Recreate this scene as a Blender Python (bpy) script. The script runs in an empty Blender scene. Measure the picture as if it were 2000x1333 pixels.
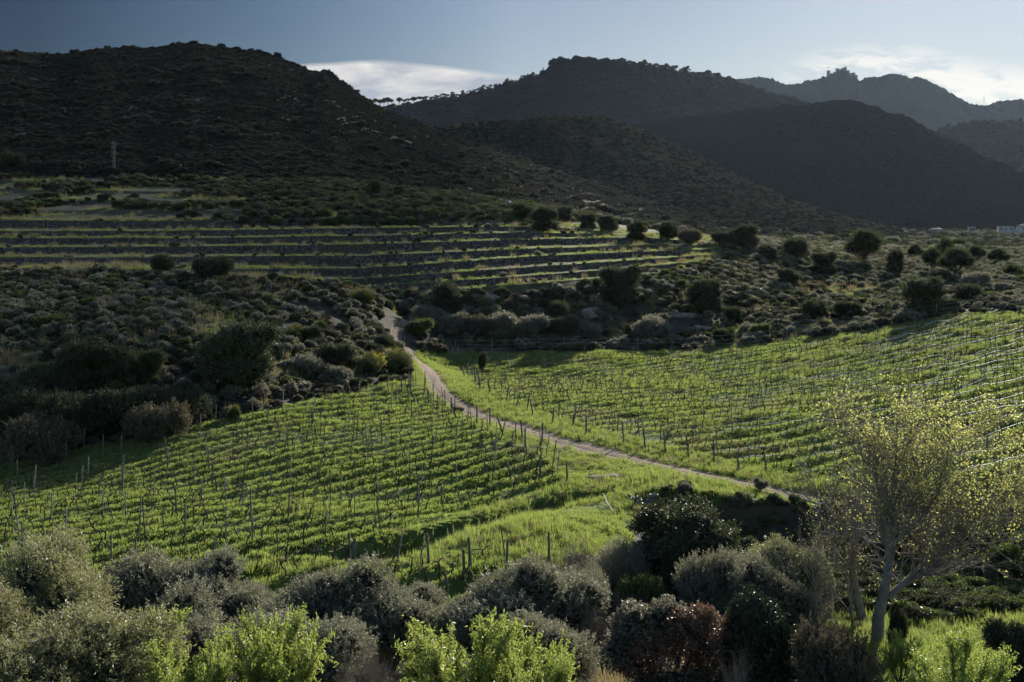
import bpy, math, random
import numpy as np
from mathutils import Vector

# ------------------------------------------------------------------ camera, world, sun, exposure
SC = bpy.context.scene
F = 2747.0            # focal length in photo pixels (2000 wide)
HY = 440.0            # eye level row
SUN_AZ, SUN_EL = math.radians(21), math.radians(16.5)

cam_d = bpy.data.cameras.new('camera')
cam = bpy.data.objects.new('camera', cam_d)
SC.collection.objects.link(cam)
cam.location = (0, 0, 0)
cam.rotation_euler = (math.pi / 2, 0, 0)
cam_d.sensor_width = 36
cam_d.lens = 36 * F / 2000
cam_d.shift_y = -(666.5 - HY) / 2000
cam_d.clip_start = 0.5
cam_d.clip_end = 20000
SC.camera = cam

SC.view_settings.view_transform = 'Standard'
SC.view_settings.look = 'None'
SC.view_settings.gamma = 1
SC.view_settings.exposure = 0.95

sun_d = bpy.data.lights.new('sun', 'SUN')
sun_d.energy = 5.0
sun_d.angle = math.radians(0.5)
sun_d.color = (1.0, 0.93, 0.80)
sun = bpy.data.objects.new('sun', sun_d)
SC.collection.objects.link(sun)
sd = Vector((math.sin(SUN_AZ) * math.cos(SUN_EL), math.cos(SUN_AZ) * math.cos(SUN_EL), math.sin(SUN_EL)))
sun.rotation_euler = sd.to_track_quat('Z', 'Y').to_euler()
sun.location = sd * 500

SC.cycles.use_denoising = True
SC.cycles.denoising_prefilter = 'ACCURATE'
try:
    SC.cycles.denoiser = 'OPENIMAGEDENOISE'
except Exception:
    pass
SC.cycles.max_bounces = 5
SC.cycles.diffuse_bounces = 2
SC.cycles.glossy_bounces = 2
SC.cycles.transmission_bounces = 3
SC.cycles.transparent_max_bounces = 4
SC.cycles.volume_bounces = 0
SC.cycles.sample_clamp_indirect = 4
SC.cycles.sample_clamp_direct = 2.5
SC.cycles.use_adaptive_sampling = True
SC.cycles.adaptive_threshold = 0.02
SC.cycles.caustics_reflective = False
SC.cycles.caustics_refractive = False


class NT:
    """tiny node helper"""
    def __init__(s, tree):
        s.t = tree; s.n = tree.nodes; s.l = tree.links; s.n.clear()
    def node(s, kind, **kw):
        n = s.n.new(kind)
        for k, v in kw.items():
            if k == 'inp':
                for kk, vv in v.items():
                    s.put(n.inputs[kk], vv)
            else:
                setattr(n, k, v)
        return n
    def put(s, sock, v):
        if isinstance(v, bpy.types.NodeSocket):
            s.l.new(v, sock)
        else:
            sock.default_value = v
    def m(s, op, a, b=0.0, c=0.0, clamp=False):
        n = s.n.new('ShaderNodeMath'); n.operation = op; n.use_clamp = clamp
        for i, v in enumerate((a, b, c)):
            s.put(n.inputs[i], v)
        return n.outputs[0]
    def mixc(s, fac, a, b, blend='MIX'):
        n = s.n.new('ShaderNodeMix'); n.data_type = 'RGBA'; n.blend_type = blend
        s.put(n.inputs[0], fac); s.put(n.inputs[6], a); s.put(n.inputs[7], b)
        return n.outputs[2]
    def noise(s, vec, scale, detail=4, rough=0.55, dist=0.0):
        n = s.n.new('ShaderNodeTexNoise')
        s.put(n.inputs['Vector'], vec); n.inputs['Scale'].default_value = scale
        n.inputs['Detail'].default_value = detail; n.inputs['Roughness'].default_value = rough
        n.inputs['Distortion'].default_value = dist
        return n.outputs['Fac']
    def ramp(s, fac, stops):
        n = s.n.new('ShaderNodeValToRGB'); s.put(n.inputs[0], fac)
        e = n.color_ramp.elements
        while len(e) < len(stops): e.new(0.5)
        for el, (p, c) in zip(e, stops):
            el.position = p
            el.color = (c[0], c[1], c[2], 1) if isinstance(c, (tuple, list)) else (c, c, c, 1)
        return n.outputs[0]
    def curve(s, x, pts, lo, hi):
        """piecewise curve over x in [lo,hi] via map-range + float curve; pts (x,y in 0..1)"""
        mr = s.m('DIVIDE', s.m('SUBTRACT', x, lo), hi - lo, clamp=True)
        n = s.n.new('ShaderNodeFloatCurve'); s.put(n.inputs['Value'], mr)
        cu = n.mapping.curves[0]
        P = [((a - lo) / (hi - lo), b) for a, b in pts]
        cu.points[0].location = P[0]; cu.points[1].location = P[-1]
        for p in P[1:-1]:
            cu.points.new(*p)
        n.mapping.update()
        return n.outputs[0]


W = bpy.data.worlds.new('World'); SC.world = W; W.use_nodes = True
nt = NT(W.node_tree)
out = nt.node('ShaderNodeOutputWorld')
bg = nt.node('ShaderNodeBackground'); bg.inputs[1].default_value = 0.10
sky = nt.node('ShaderNodeTexSky', sky_type='NISHITA', sun_disc=False, sun_elevation=SUN_EL,
              sun_rotation=SUN_AZ, altitude=100, air_density=1.0, dust_density=0.6, ozone_density=2.0)
tc = nt.node('ShaderNodeTexCoord')
sep = nt.node('ShaderNodeSeparateXYZ'); nt.l.new(tc.outputs['Generated'], sep.inputs[0])
ycl = nt.m('MAXIMUM', sep.outputs[1], 0.05)
U = nt.m('DIVIDE', sep.outputs[0], ycl)      # azimuth tangent
V = nt.m('DIVIDE', sep.outputs[2], ycl)      # elevation tangent
def pu(px): return (px - 1000) / F
def pv(py): return (HY - py) / F
front = nt.m('GREATER_THAN', sep.outputs[1], 0.3)
comb = nt.node('ShaderNodeCombineXYZ'); nt.put(comb.inputs[0], nt.m('MULTIPLY', U, 1.0)); nt.put(comb.inputs[1], nt.m('MULTIPLY', V, 3.6))
n1 = nt.noise(comb.outputs[0], 9, 6, 0.55, 0.3)
n2 = nt.noise(comb.outputs[0], 30, 6, 0.6, 0.4)
# long lens-shaped bank
def e2(py): return pv(py) / 0.15
top = nt.curve(U, [(pu(480), e2(160)), (pu(560), e2(130)), (pu(650), e2(121)), (pu(760), e2(118)), (pu(850), e2(126)),
                   (pu(930), e2(137)), (pu(1010), e2(146)), (pu(1080), e2(149)), (pu(1150), e2(220))], pu(480), pu(1150))
top = nt.m('MULTIPLY', top, 0.15)
topn = nt.m('ADD', top, nt.m('MULTIPLY', nt.m('SUBTRACT', n1, 0.5), 0.006))
bank = nt.m('DIVIDE', nt.m('SUBTRACT', topn, V), 0.0035, clamp=True)
side = nt.m('MULTIPLY', nt.m('DIVIDE', nt.m('SUBTRACT', U, pu(470)), 0.03, clamp=True), nt.m('DIVIDE', nt.m('SUBTRACT', pu(1120), U), 0.03, clamp=True))
bank = nt.m('MULTIPLY', bank, side)
inner = nt.ramp(nt.m('SUBTRACT', nt.noise(comb.outputs[0], 16, 5, 0.55, 0.4), nt.m('MULTIPLY', nt.m('DIVIDE', nt.m('SUBTRACT', topn, V), 0.012, clamp=True), 0.12)), [(0.32, 0.0), (0.58, 1.0)])
depthf = nt.m('DIVIDE', nt.m('SUBTRACT', topn, V), 0.03, clamp=True)
bankcol = nt.mixc(inner, (0.42, 0.47, 0.54, 1), (0.86, 0.82, 0.78, 1))
# wispy broken cloud at the right
rm = nt.m('DIVIDE', nt.m('SUBTRACT', U, pu(1490)), 0.06, clamp=True)
lowb = nt.curve(U, [(pu(1450), e2(130)), (pu(1560), e2(96)), (pu(1800), e2(84)), (pu(1860), e2(100)), (pu(2000), e2(118)), (pu(2600), e2(110))], pu(1450), pu(2600))
lowb = nt.m('MULTIPLY', lowb, 0.15)
rv = nt.m('DIVIDE', nt.m('SUBTRACT', lowb, V), 0.016, clamp=True)
base = nt.curve(U, [(pu(1450), 0.0), (pu(1620), 0.06), (pu(1800), 0.12), (pu(1950), 0.17), (pu(2600), 0.18)], pu(1450), pu(2600))
wn = nt.m('ADD', n2, nt.m('ADD', base, nt.m('MULTIPLY', nt.m('SUBTRACT', n1, 0.5), 0.35)))
wisp = nt.m('DIVIDE', nt.m('SUBTRACT', wn, 0.50), 0.13, clamp=True)
wisp = nt.m('MULTIPLY', nt.m('MULTIPLY', wisp, rm), rv)
wisp = nt.m('MULTIPLY', wisp, 0.9)
# low front sky dimmed, most at left; unseen sky stays brighter for fill
satf = nt.m('DIVIDE', nt.m('SUBTRACT', U, pu(-300)), pu(2300) - pu(-300), clamp=True)
tint = nt.ramp(satf, [(0.0, (0.018, 0.030, 0.055)), (0.14, (0.026, 0.042, 0.070)), (0.32, (0.090, 0.118, 0.165)), (0.5, (0.19, 0.22, 0.28)), (0.85, (0.129, 0.161, 0.224)), (1.0, (0.122, 0.154, 0.22))])
lowf = nt.m('MULTIPLY', front, nt.m('SUBTRACT', 1.0, nt.m('DIVIDE', nt.m('SUBTRACT', V, 0.22), 0.4, clamp=True)))
tint = nt.mixc(lowf, (0.8, 0.8, 0.8, 1), tint)
skyc = nt.mixc(1.0, sky.outputs[0], tint, 'MULTIPLY')
K = 0.49 / 0.10
def lit(c):
    n = nt.node('ShaderNodeVectorMath', operation='SCALE'); nt.put(n.inputs[0], c); n.inputs['Scale'].default_value = K
    return n.outputs[0]
wispcol = lit((0.98, 0.94, 0.88))
c1 = nt.mixc(nt.m('MULTIPLY', bank, front), skyc, lit(bankcol))
c2 = nt.mixc(nt.m('MULTIPLY', wisp, front), c1, wispcol)
nt.l.new(c2, bg.inputs[0]); nt.l.new(bg.outputs[0], out.inputs[0])

rng = np.random.default_rng(11)
random.seed(5)

# ------------------------------------------------------------------ helpers
def vnoise(x, y, seed=0):
    xi = np.floor(x); yi = np.floor(y); fx = x - xi; fy = y - yi
    fx = fx * fx * (3 - 2 * fx); fy = fy * fy * (3 - 2 * fy)
    def h(a, b):
        v = np.sin(a * 127.1 + b * 311.7 + seed * 74.7) * 43758.5453
        return v - np.floor(v)
    return (h(xi, yi) * (1 - fx) + h(xi + 1, yi) * fx) * (1 - fy) + (h(xi, yi + 1) * (1 - fx) + h(xi + 1, yi + 1) * fx) * fy

def fbm(x, y, oct=4, seed=0, gain=0.5):
    s = 0; a = 1; tot = 0
    for i in range(oct):
        s = s + a * (vnoise(x * 2 ** i, y * 2 ** i, seed + i) - 0.5) * 2; tot += a; a *= gain
    return s / tot

def sstep(a, b, x):
    t = np.clip((x - a) / (b - a), 0, 1); return t * t * (3 - 2 * t)

def inpoly(px, py, poly):
    px = np.asarray(px, float); py = np.asarray(py, float)
    r = np.zeros(px.shape, bool); n = len(poly)
    for i in range(n):
        x1, y1 = poly[i]; x2, y2 = poly[(i + 1) % n]
        if y1 == y2: continue
        c = ((y1 > py) != (y2 > py)) & (px < (x2 - x1) * (py - y1) / (y2 - y1) + x1)
        r ^= c
    return r

def fastmesh(name, v, quads=None, tris=None, smooth=False):
    me = bpy.data.meshes.new(name)
    v = np.asarray(v, np.float32)
    me.vertices.add(len(v)); me.vertices.foreach_set('co', v.ravel())
    arrs = []; tot = []
    if quads is not None and len(quads): arrs.append(np.asarray(quads, np.int32).ravel()); tot.append(np.full(len(quads), 4, np.int32))
    if tris is not None and len(tris): arrs.append(np.asarray(tris, np.int32).ravel()); tot.append(np.full(len(tris), 3, np.int32))
    idx = np.concatenate(arrs); tot = np.concatenate(tot)
    start = np.concatenate([[0], np.cumsum(tot)[:-1]]).astype(np.int32)
    me.loops.add(len(idx)); me.loops.foreach_set('vertex_index', idx)
    me.polygons.add(len(tot)); me.polygons.foreach_set('loop_start', start); me.polygons.foreach_set('loop_total', tot)
    if smooth: me.polygons.foreach_set('use_smooth', np.ones(len(tot), bool))
    me.update(calc_edges=True); me.validate()
    return me

class MB:
    """collects shapes into one mesh"""
    def __init__(s): s.v = []; s.q = []; s.t = []; s.n = 0; s.core = 0
    def add(s, v, q=None, t=None):
        v = np.asarray(v, float).reshape(-1, 3)
        if q is not None and len(q): s.q.append(np.asarray(q, int) + s.n)
        if t is not None and len(t): s.t.append(np.asarray(t, int) + s.n)
        s.v.append(v); s.n += len(v)
    def box(s, c, size, rz=0.0, taper=1.0):
        x, y, z = [k / 2 for k in size]
        p = np.array([[-x, -y, -z], [x, -y, -z], [x, y, -z], [-x, y, -z], [-x * taper, -y * taper, z], [x * taper, -y * taper, z], [x * taper, y * taper, z], [-x * taper, y * taper, z]])
        cs, sn = math.cos(rz), math.sin(rz)
        p = np.stack([p[:, 0] * cs - p[:, 1] * sn, p[:, 0] * sn + p[:, 1] * cs, p[:, 2]], 1) + np.array(c)
        s.add(p, [[0, 3, 2, 1], [4, 5, 6, 7], [0, 1, 5, 4], [1, 2, 6, 5], [2, 3, 7, 6], [3, 0, 4, 7]])
    def tube(s, pts, rad, sides=5, cap=True):
        pts = np.asarray(pts, float); n = len(pts)
        rad = np.full(n, rad) if np.isscalar(rad) else np.asarray(rad, float)
        d = np.gradient(pts, axis=0); d /= np.maximum(np.linalg.norm(d, axis=1, keepdims=True), 1e-9)
        ref = np.array([0.3, 0.9, 0.1]) if abs(d[0, 2]) > 0.8 else np.array([0, 0, 1.0])
        a = np.cross(d, ref); a /= np.maximum(np.linalg.norm(a, axis=1, keepdims=True), 1e-9)
        b = np.cross(d, a)
        th = np.arange(sides) / sides * 2 * np.pi
        ring = pts[:, None] + rad[:, None, None] * (np.cos(th)[None, :, None] * a[:, None] + np.sin(th)[None, :, None] * b[:, None])
        i = np.arange(n - 1)[:, None] * sides; j = np.arange(sides)[None]; j2 = (j + 1) % sides
        q = np.stack([i + j, i + j2, i + sides + j2, i + sides + j], -1).reshape(-1, 4)
        v = ring.reshape(-1, 3)
        t = None
        if cap:
            v = np.vstack([v, pts[-1:] + d[-1:] * rad[-1] * 0.3])
            k = (n - 1) * sides
            t = np.stack([k + np.arange(sides), k + (np.arange(sides) + 1) % sides, np.full(sides, n * sides)], -1)
        s.add(v, q, t)
    def leaves(s, c, ax, length, width):
        """diamond leaves: c centres (N,3), ax axis directions (N,3)"""
        N = len(c)
        ax = ax / np.maximum(np.linalg.norm(ax, axis=1, keepdims=True), 1e-9)
        r = rng.normal(size=(N, 3)); w = np.cross(ax, r); w /= np.maximum(np.linalg.norm(w, axis=1, keepdims=True), 1e-9)
        L = np.broadcast_to(np.asarray(length, float), (N,))[:, None]; Wd = np.broadcast_to(np.asarray(width, float), (N,))[:, None]
        a = c - ax * L / 2; b = c + w * Wd / 2 + ax * L * 0.05; t = c + ax * L / 2; d = c - w * Wd / 2 + ax * L * 0.05
        v = np.stack([a, b, t, d], 1).reshape(-1, 3)
        s.add(v, np.arange(4 * N).reshape(N, 4))
    def mesh(s, name, smooth=False):
        return fastmesh(name, np.vstack(s.v), np.vstack(s.q) if s.q else None, np.vstack(s.t) if s.t else None, smooth)
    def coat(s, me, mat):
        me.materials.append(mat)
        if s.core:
            me.materials.append(M['shade_core']); mi = np.zeros(len(me.polygons), np.int32); nq = len(np.vstack(s.q)); mi[nq - s.core:nq] = 1
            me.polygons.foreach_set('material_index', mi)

ROOT = SC.collection
def link(name, me, mat=None, parent=None, loc=None):
    o = bpy.data.objects.new(name, me); ROOT.objects.link(o)
    if mat is not None and me is not None:
        me.materials.clear(); me.materials.append(mat)
    if parent: o.parent = parent
    if loc is not None: o.location = loc
    return o
def tag(o, label=None, cat=None, group=None, kind=None):
    if label: o['label'] = label
    if cat: o['category'] = cat
    if group: o['group'] = group
    if kind: o['kind'] = kind
    return o
def empty(name, loc, rz=0):
    o = bpy.data.objects.new(name, None); ROOT.objects.link(o); o.location = loc; o.rotation_euler = (0, 0, rz)
    o.empty_display_size = 0.2
    return o
def copy_tree(o, parent=None):
    c = o.copy(); ROOT.objects.link(c)
    c.parent = parent
    for ch in o.children: copy_tree(ch, c)
    return c

# ------------------------------------------------------------------ materials
def mat_new(name):
    m = bpy.data.materials.new(name); m.use_nodes = True
    return m, NT(m.node_tree)

def leaf_mat(name, c1, c2, tcol=None, trans=0.35, rough=0.5, spec=0.5, var=0.35, patch=0.6):
    """leaves: colour differs leaf by leaf and plant by plant; light passes through"""
    m, t = mat_new(name)
    o = t.node('ShaderNodeOutputMaterial')
    geo = t.node('ShaderNodeNewGeometry'); oi = t.node('ShaderNodeObjectInfo'); tcn = t.node('ShaderNodeTexCoord')
    nz = t.noise(tcn.outputs['Object'], patch, 3)
    f = t.m('ADD', t.m('MULTIPLY', geo.outputs['Random Per Island'], 0.55), t.m('MULTIPLY', t.m('SUBTRACT', nz, 0.25), 0.9), clamp=True)
    col = t.mixc(f, (*c1, 1), (*c2, 1))
    hsv = t.node('ShaderNodeHueSaturation'); t.put(hsv.inputs['Color'], col)
    t.put(hsv.inputs['Value'], t.m('ADD', 1 - var / 2, t.m('MULTIPLY', oi.outputs['Random'], var)))
    t.put(hsv.inputs['Hue'], t.m('ADD', 0.49, t.m('MULTIPLY', oi.outputs['Random'], 0.02)))
    pb = t.node('ShaderNodeBsdfPrincipled', inp={'Base Color': hsv.outputs[0], 'Roughness': rough, 'Specular IOR Level': spec})
    tr = t.node('ShaderNodeBsdfTranslucent')
    if tcol is None: tcol = tuple(min(1, k * 1.5) for k in c2)
    t.put(tr.inputs[0], t.mixc(0.6, hsv.outputs[0], (*tcol, 1)))
    mx = t.node('ShaderNodeMixShader', inp={0: trans}); t.l.new(pb.outputs[0], mx.inputs[1]); t.l.new(tr.outputs[0], mx.inputs[2])
    t.l.new(mx.outputs[0], o.inputs[0])
    return m

def plain_mat(name, c1, c2, scale=4, rough=0.85, bump=0.3, spec=0.3, metal=0.0, coord='Object'):
    m, t = mat_new(name)
    o = t.node('ShaderNodeOutputMaterial'); tcn = t.node('ShaderNodeTexCoord')
    nz = t.noise(tcn.outputs[coord], scale, 6, 0.6)
    col = t.mixc(t.ramp(nz, [(0.3, 0.0), (0.7, 1.0)]), (*c1, 1), (*c2, 1))
    bp = t.node('ShaderNodeBump', inp={'Strength': bump, 'Distance': 0.05, 'Height': nz})
    pb = t.node('ShaderNodeBsdfPrincipled', inp={'Base Color': col, 'Roughness': rough, 'Specular IOR Level': spec, 'Metallic': metal, 'Normal': bp.outputs[0]})
    t.l.new(pb.outputs[0], o.inputs[0])
    return m

M = {}
M['olive'] = leaf_mat('olive_leaf', (0.112, 0.118, 0.078), (0.262, 0.262, 0.195), (0.29, 0.285, 0.17), 0.36, 0.52, 0.35)
M['feather'] = leaf_mat('wild_olive_leaf', (0.12, 0.13, 0.060), (0.24, 0.245, 0.125), (0.36, 0.36, 0.16), 0.42, 0.50, 0.4)
M['almond'] = leaf_mat('almond_leaf', (0.10, 0.155, 0.030), (0.25, 0.33, 0.075), (0.50, 0.58, 0.12), 0.45, 0.45, 0.5)
M['oak'] = leaf_mat('evergreen_oak_leaf', (0.030, 0.040, 0.018), (0.085, 0.098, 0.048), (0.11, 0.13, 0.045), 0.25, 0.55, 0.3)
M['ivy'] = leaf_mat('ivy_leaf', (0.018, 0.030, 0.012), (0.050, 0.065, 0.030), (0.05, 0.08, 0.02), 0.17, 0.42, 0.5)
M['rust'] = leaf_mat('rusty_leaf', (0.10, 0.066, 0.048), (0.20, 0.125, 0.085), (0.24, 0.14, 0.08), 0.3, 0.45, 0.5)
M['pine'] = leaf_mat('pine_needle', (0.018, 0.032, 0.010), (0.055, 0.075, 0.020), (0.13, 0.16, 0.03), 0.3, 0.6, 0.3)
M['paleb'] = leaf_mat('grey_shrub_leaf', (0.11, 0.112, 0.080), (0.26, 0.25, 0.195), (0.30, 0.28, 0.18), 0.36, 0.5, 0.4)
M['greenb'] = leaf_mat('green_shrub_leaf', (0.045, 0.065, 0.018), (0.095, 0.125, 0.035), (0.16, 0.20, 0.04), 0.33, 0.5, 0.4)
M['darkb'] = leaf_mat('dark_shrub_leaf', (0.032, 0.038, 0.020), (0.085, 0.090, 0.052), (0.10, 0.11, 0.05), 0.27, 0.65, 0.2)
M['brownb'] = leaf_mat('brown_shrub_leaf', (0.070, 0.060, 0.042), (0.15, 0.125, 0.085), (0.17, 0.14, 0.08), 0.3, 0.6, 0.3)
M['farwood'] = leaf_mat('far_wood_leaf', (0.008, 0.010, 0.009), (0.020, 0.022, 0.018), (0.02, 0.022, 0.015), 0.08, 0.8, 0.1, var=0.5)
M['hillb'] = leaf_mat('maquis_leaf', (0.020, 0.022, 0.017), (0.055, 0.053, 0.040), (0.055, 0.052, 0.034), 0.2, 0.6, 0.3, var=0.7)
M['grass'] = leaf_mat('grass_blade', (0.076, 0.114, 0.030), (0.160, 0.205, 0.062), (0.42, 0.51, 0.11), 0.5, 0.55, 0.3, var=0.5, patch=0.2)
M['palegrass'] = leaf_mat('pale_grass_blade', (0.12, 0.125, 0.055), (0.21, 0.205, 0.10), (0.42, 0.42, 0.18), 0.48, 0.6, 0.3)
M['broomleaf'] = leaf_mat('broom_switch', (0.045, 0.060, 0.024), (0.085, 0.105, 0.042), (0.13, 0.155, 0.05), 0.3, 0.5, 0.3)
M['drygrass'] = leaf_mat('dry_grass_blade', (0.16, 0.13, 0.07), (0.28, 0.23, 0.13), (0.34, 0.28, 0.14), 0.4, 0.6, 0.3)
M['yellow'] = leaf_mat('yellow_blossom', (0.55, 0.42, 0.03), (0.7, 0.56, 0.05), (0.8, 0.65, 0.05), 0.4, 0.6, 0.2)
M['bud'] = leaf_mat('young_poplar_leaf', (0.25, 0.27, 0.07), (0.42, 0.43, 0.13), (0.72, 0.74, 0.22), 0.55, 0.5, 0.3)
M['shade_core'] = plain_mat('inner_crown_shade', (0.018, 0.017, 0.012), (0.045, 0.042, 0.03), 8, 0.95, 0.8, 0.1)  # inner crown shade put into the near-black colour of the core blobs
M['bark'] = plain_mat('bark', (0.055, 0.045, 0.035), (0.12, 0.10, 0.08), 6, 0.9, 0.6)
M['palebark'] = plain_mat('pale_bark', (0.12, 0.105, 0.088), (0.28, 0.25, 0.212), 3, 0.85, 0.6)
M['twig'] = plain_mat('twig_bark', (0.12, 0.10, 0.085), (0.22, 0.19, 0.165), 5, 0.8, 0.3)
M['vine'] = plain_mat('vine_wood', (0.030, 0.022, 0.016), (0.075, 0.055, 0.042), 14, 0.9, 0.6)
M['post'] = plain_mat('weathered_post', (0.075, 0.066, 0.055), (0.17, 0.15, 0.125), 9, 0.85, 0.4)
M['palepost'] = plain_mat('pale_post', (0.16, 0.145, 0.12), (0.30, 0.28, 0.24), 9, 0.85, 0.4)
M['metal'] = plain_mat('galvanised_metal', (0.30, 0.31, 0.32), (0.42, 0.43, 0.44), 3, 0.5, 0.1, 0.5, 0.6)
M['hose'] = plain_mat('faded_hose', (0.22, 0.23, 0.17), (0.32, 0.33, 0.25), 3, 0.6, 0.1)
M['pipe'] = plain_mat('pale_drip_pipe', (0.62, 0.60, 0.57), (0.80, 0.78, 0.75), 2, 0.26, 0.05, 0.8, 0.6)
M['mastgrey'] = plain_mat('mast_paint', (0.07, 0.073, 0.077), (0.12, 0.123, 0.128), 2, 0.7, 0.1)
M['white'] = plain_mat('white_render', (0.30, 0.30, 0.30), (0.42, 0.42, 0.41), 0.7, 0.8, 0.1)
M['beige'] = plain_mat('beige_render', (0.20, 0.17, 0.145), (0.28, 0.245, 0.21), 0.7, 0.85, 0.1)
M['tile'] = plain_mat('roof_tile', (0.20, 0.14, 0.11), (0.34, 0.26, 0.21), 2.5, 0.85, 0.3)
M['glass'] = plain_mat('window_glass', (0.03, 0.035, 0.04), (0.05, 0.055, 0.065), 1, 0.15, 0.0, 0.8)
M['stone'] = plain_mat('ruin_stone', (0.10, 0.09, 0.08), (0.18, 0.165, 0.15), 0.3, 0.9, 0.4)
M['cactus'] = plain_mat('cactus_pad', (0.09, 0.10, 0.075), (0.18, 0.175, 0.15), 6, 0.55, 0.2, 0.5)

def rock_mat():
    m, t = mat_new('limestone_rock'); o = t.node('ShaderNodeOutputMaterial'); tcn = t.node('ShaderNodeTexCoord')
    nz = t.noise(tcn.outputs['Object'], 1.6, 8, 0.65); vz = t.node('ShaderNodeTexVoronoi', inp={'Vector': tcn.outputs['Object'], 'Scale': 2.3}, feature='DISTANCE_TO_EDGE')
    col = t.ramp(nz, [(0.3, (0.09, 0.072, 0.056)), (0.5, (0.18, 0.15, 0.122)), (0.7, (0.28, 0.255, 0.225))])
    h = t.m('ADD', nz, t.m('MULTIPLY', t.m('MINIMUM', vz.outputs['Distance'], 0.15), 2.0))
    bp = t.node('ShaderNodeBump', inp={'Strength': 0.8, 'Distance': 0.12, 'Height': h})
    pb = t.node('ShaderNodeBsdfPrincipled', inp={'Base Color': col, 'Roughness': 0.9, 'Specular IOR Level': 0.2, 'Normal': bp.outputs[0]})
    t.l.new(pb.outputs[0], o.inputs[0]); return m
M['rock'] = rock_mat()
def wall_mat():
    m, t = mat_new('dry_stone'); o = t.node('ShaderNodeOutputMaterial'); tcn = t.node('ShaderNodeTexCoord')
    vz = t.node('ShaderNodeTexVoronoi', inp={'Vector': tcn.outputs['Object'], 'Scale': 3.4})
    ve = t.node('ShaderNodeTexVoronoi', inp={'Vector': tcn.outputs['Object'], 'Scale': 3.4}, feature='DISTANCE_TO_EDGE')
    bw = t.node('ShaderNodeRGBToBW'); t.l.new(vz.outputs['Color'], bw.inputs[0])
    nz = t.noise(tcn.outputs['Object'], 0.25, 5)
    col = t.ramp(bw.outputs[0], [(0.2, (0.025, 0.021, 0.018)), (0.55, (0.062, 0.052, 0.045)), (0.85, (0.15, 0.13, 0.115))])
    col = t.mixc(t.ramp(nz, [(0.45, 0.0), (0.6, 0.7)]), col, (0.06, 0.055, 0.03, 1))
    bp = t.node('ShaderNodeBump', inp={'Strength': 1.0, 'Distance': 0.15, 'Height': t.m('MINIMUM', ve.outputs['Distance'], 0.2)})
    pb = t.node('ShaderNodeBsdfPrincipled', inp={'Base Color': col, 'Roughness': 0.92, 'Specular IOR Level': 0.2, 'Normal': bp.outputs[0]})
    t.l.new(pb.outputs[0], o.inputs[0]); return m
M['wall'] = wall_mat()

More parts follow.
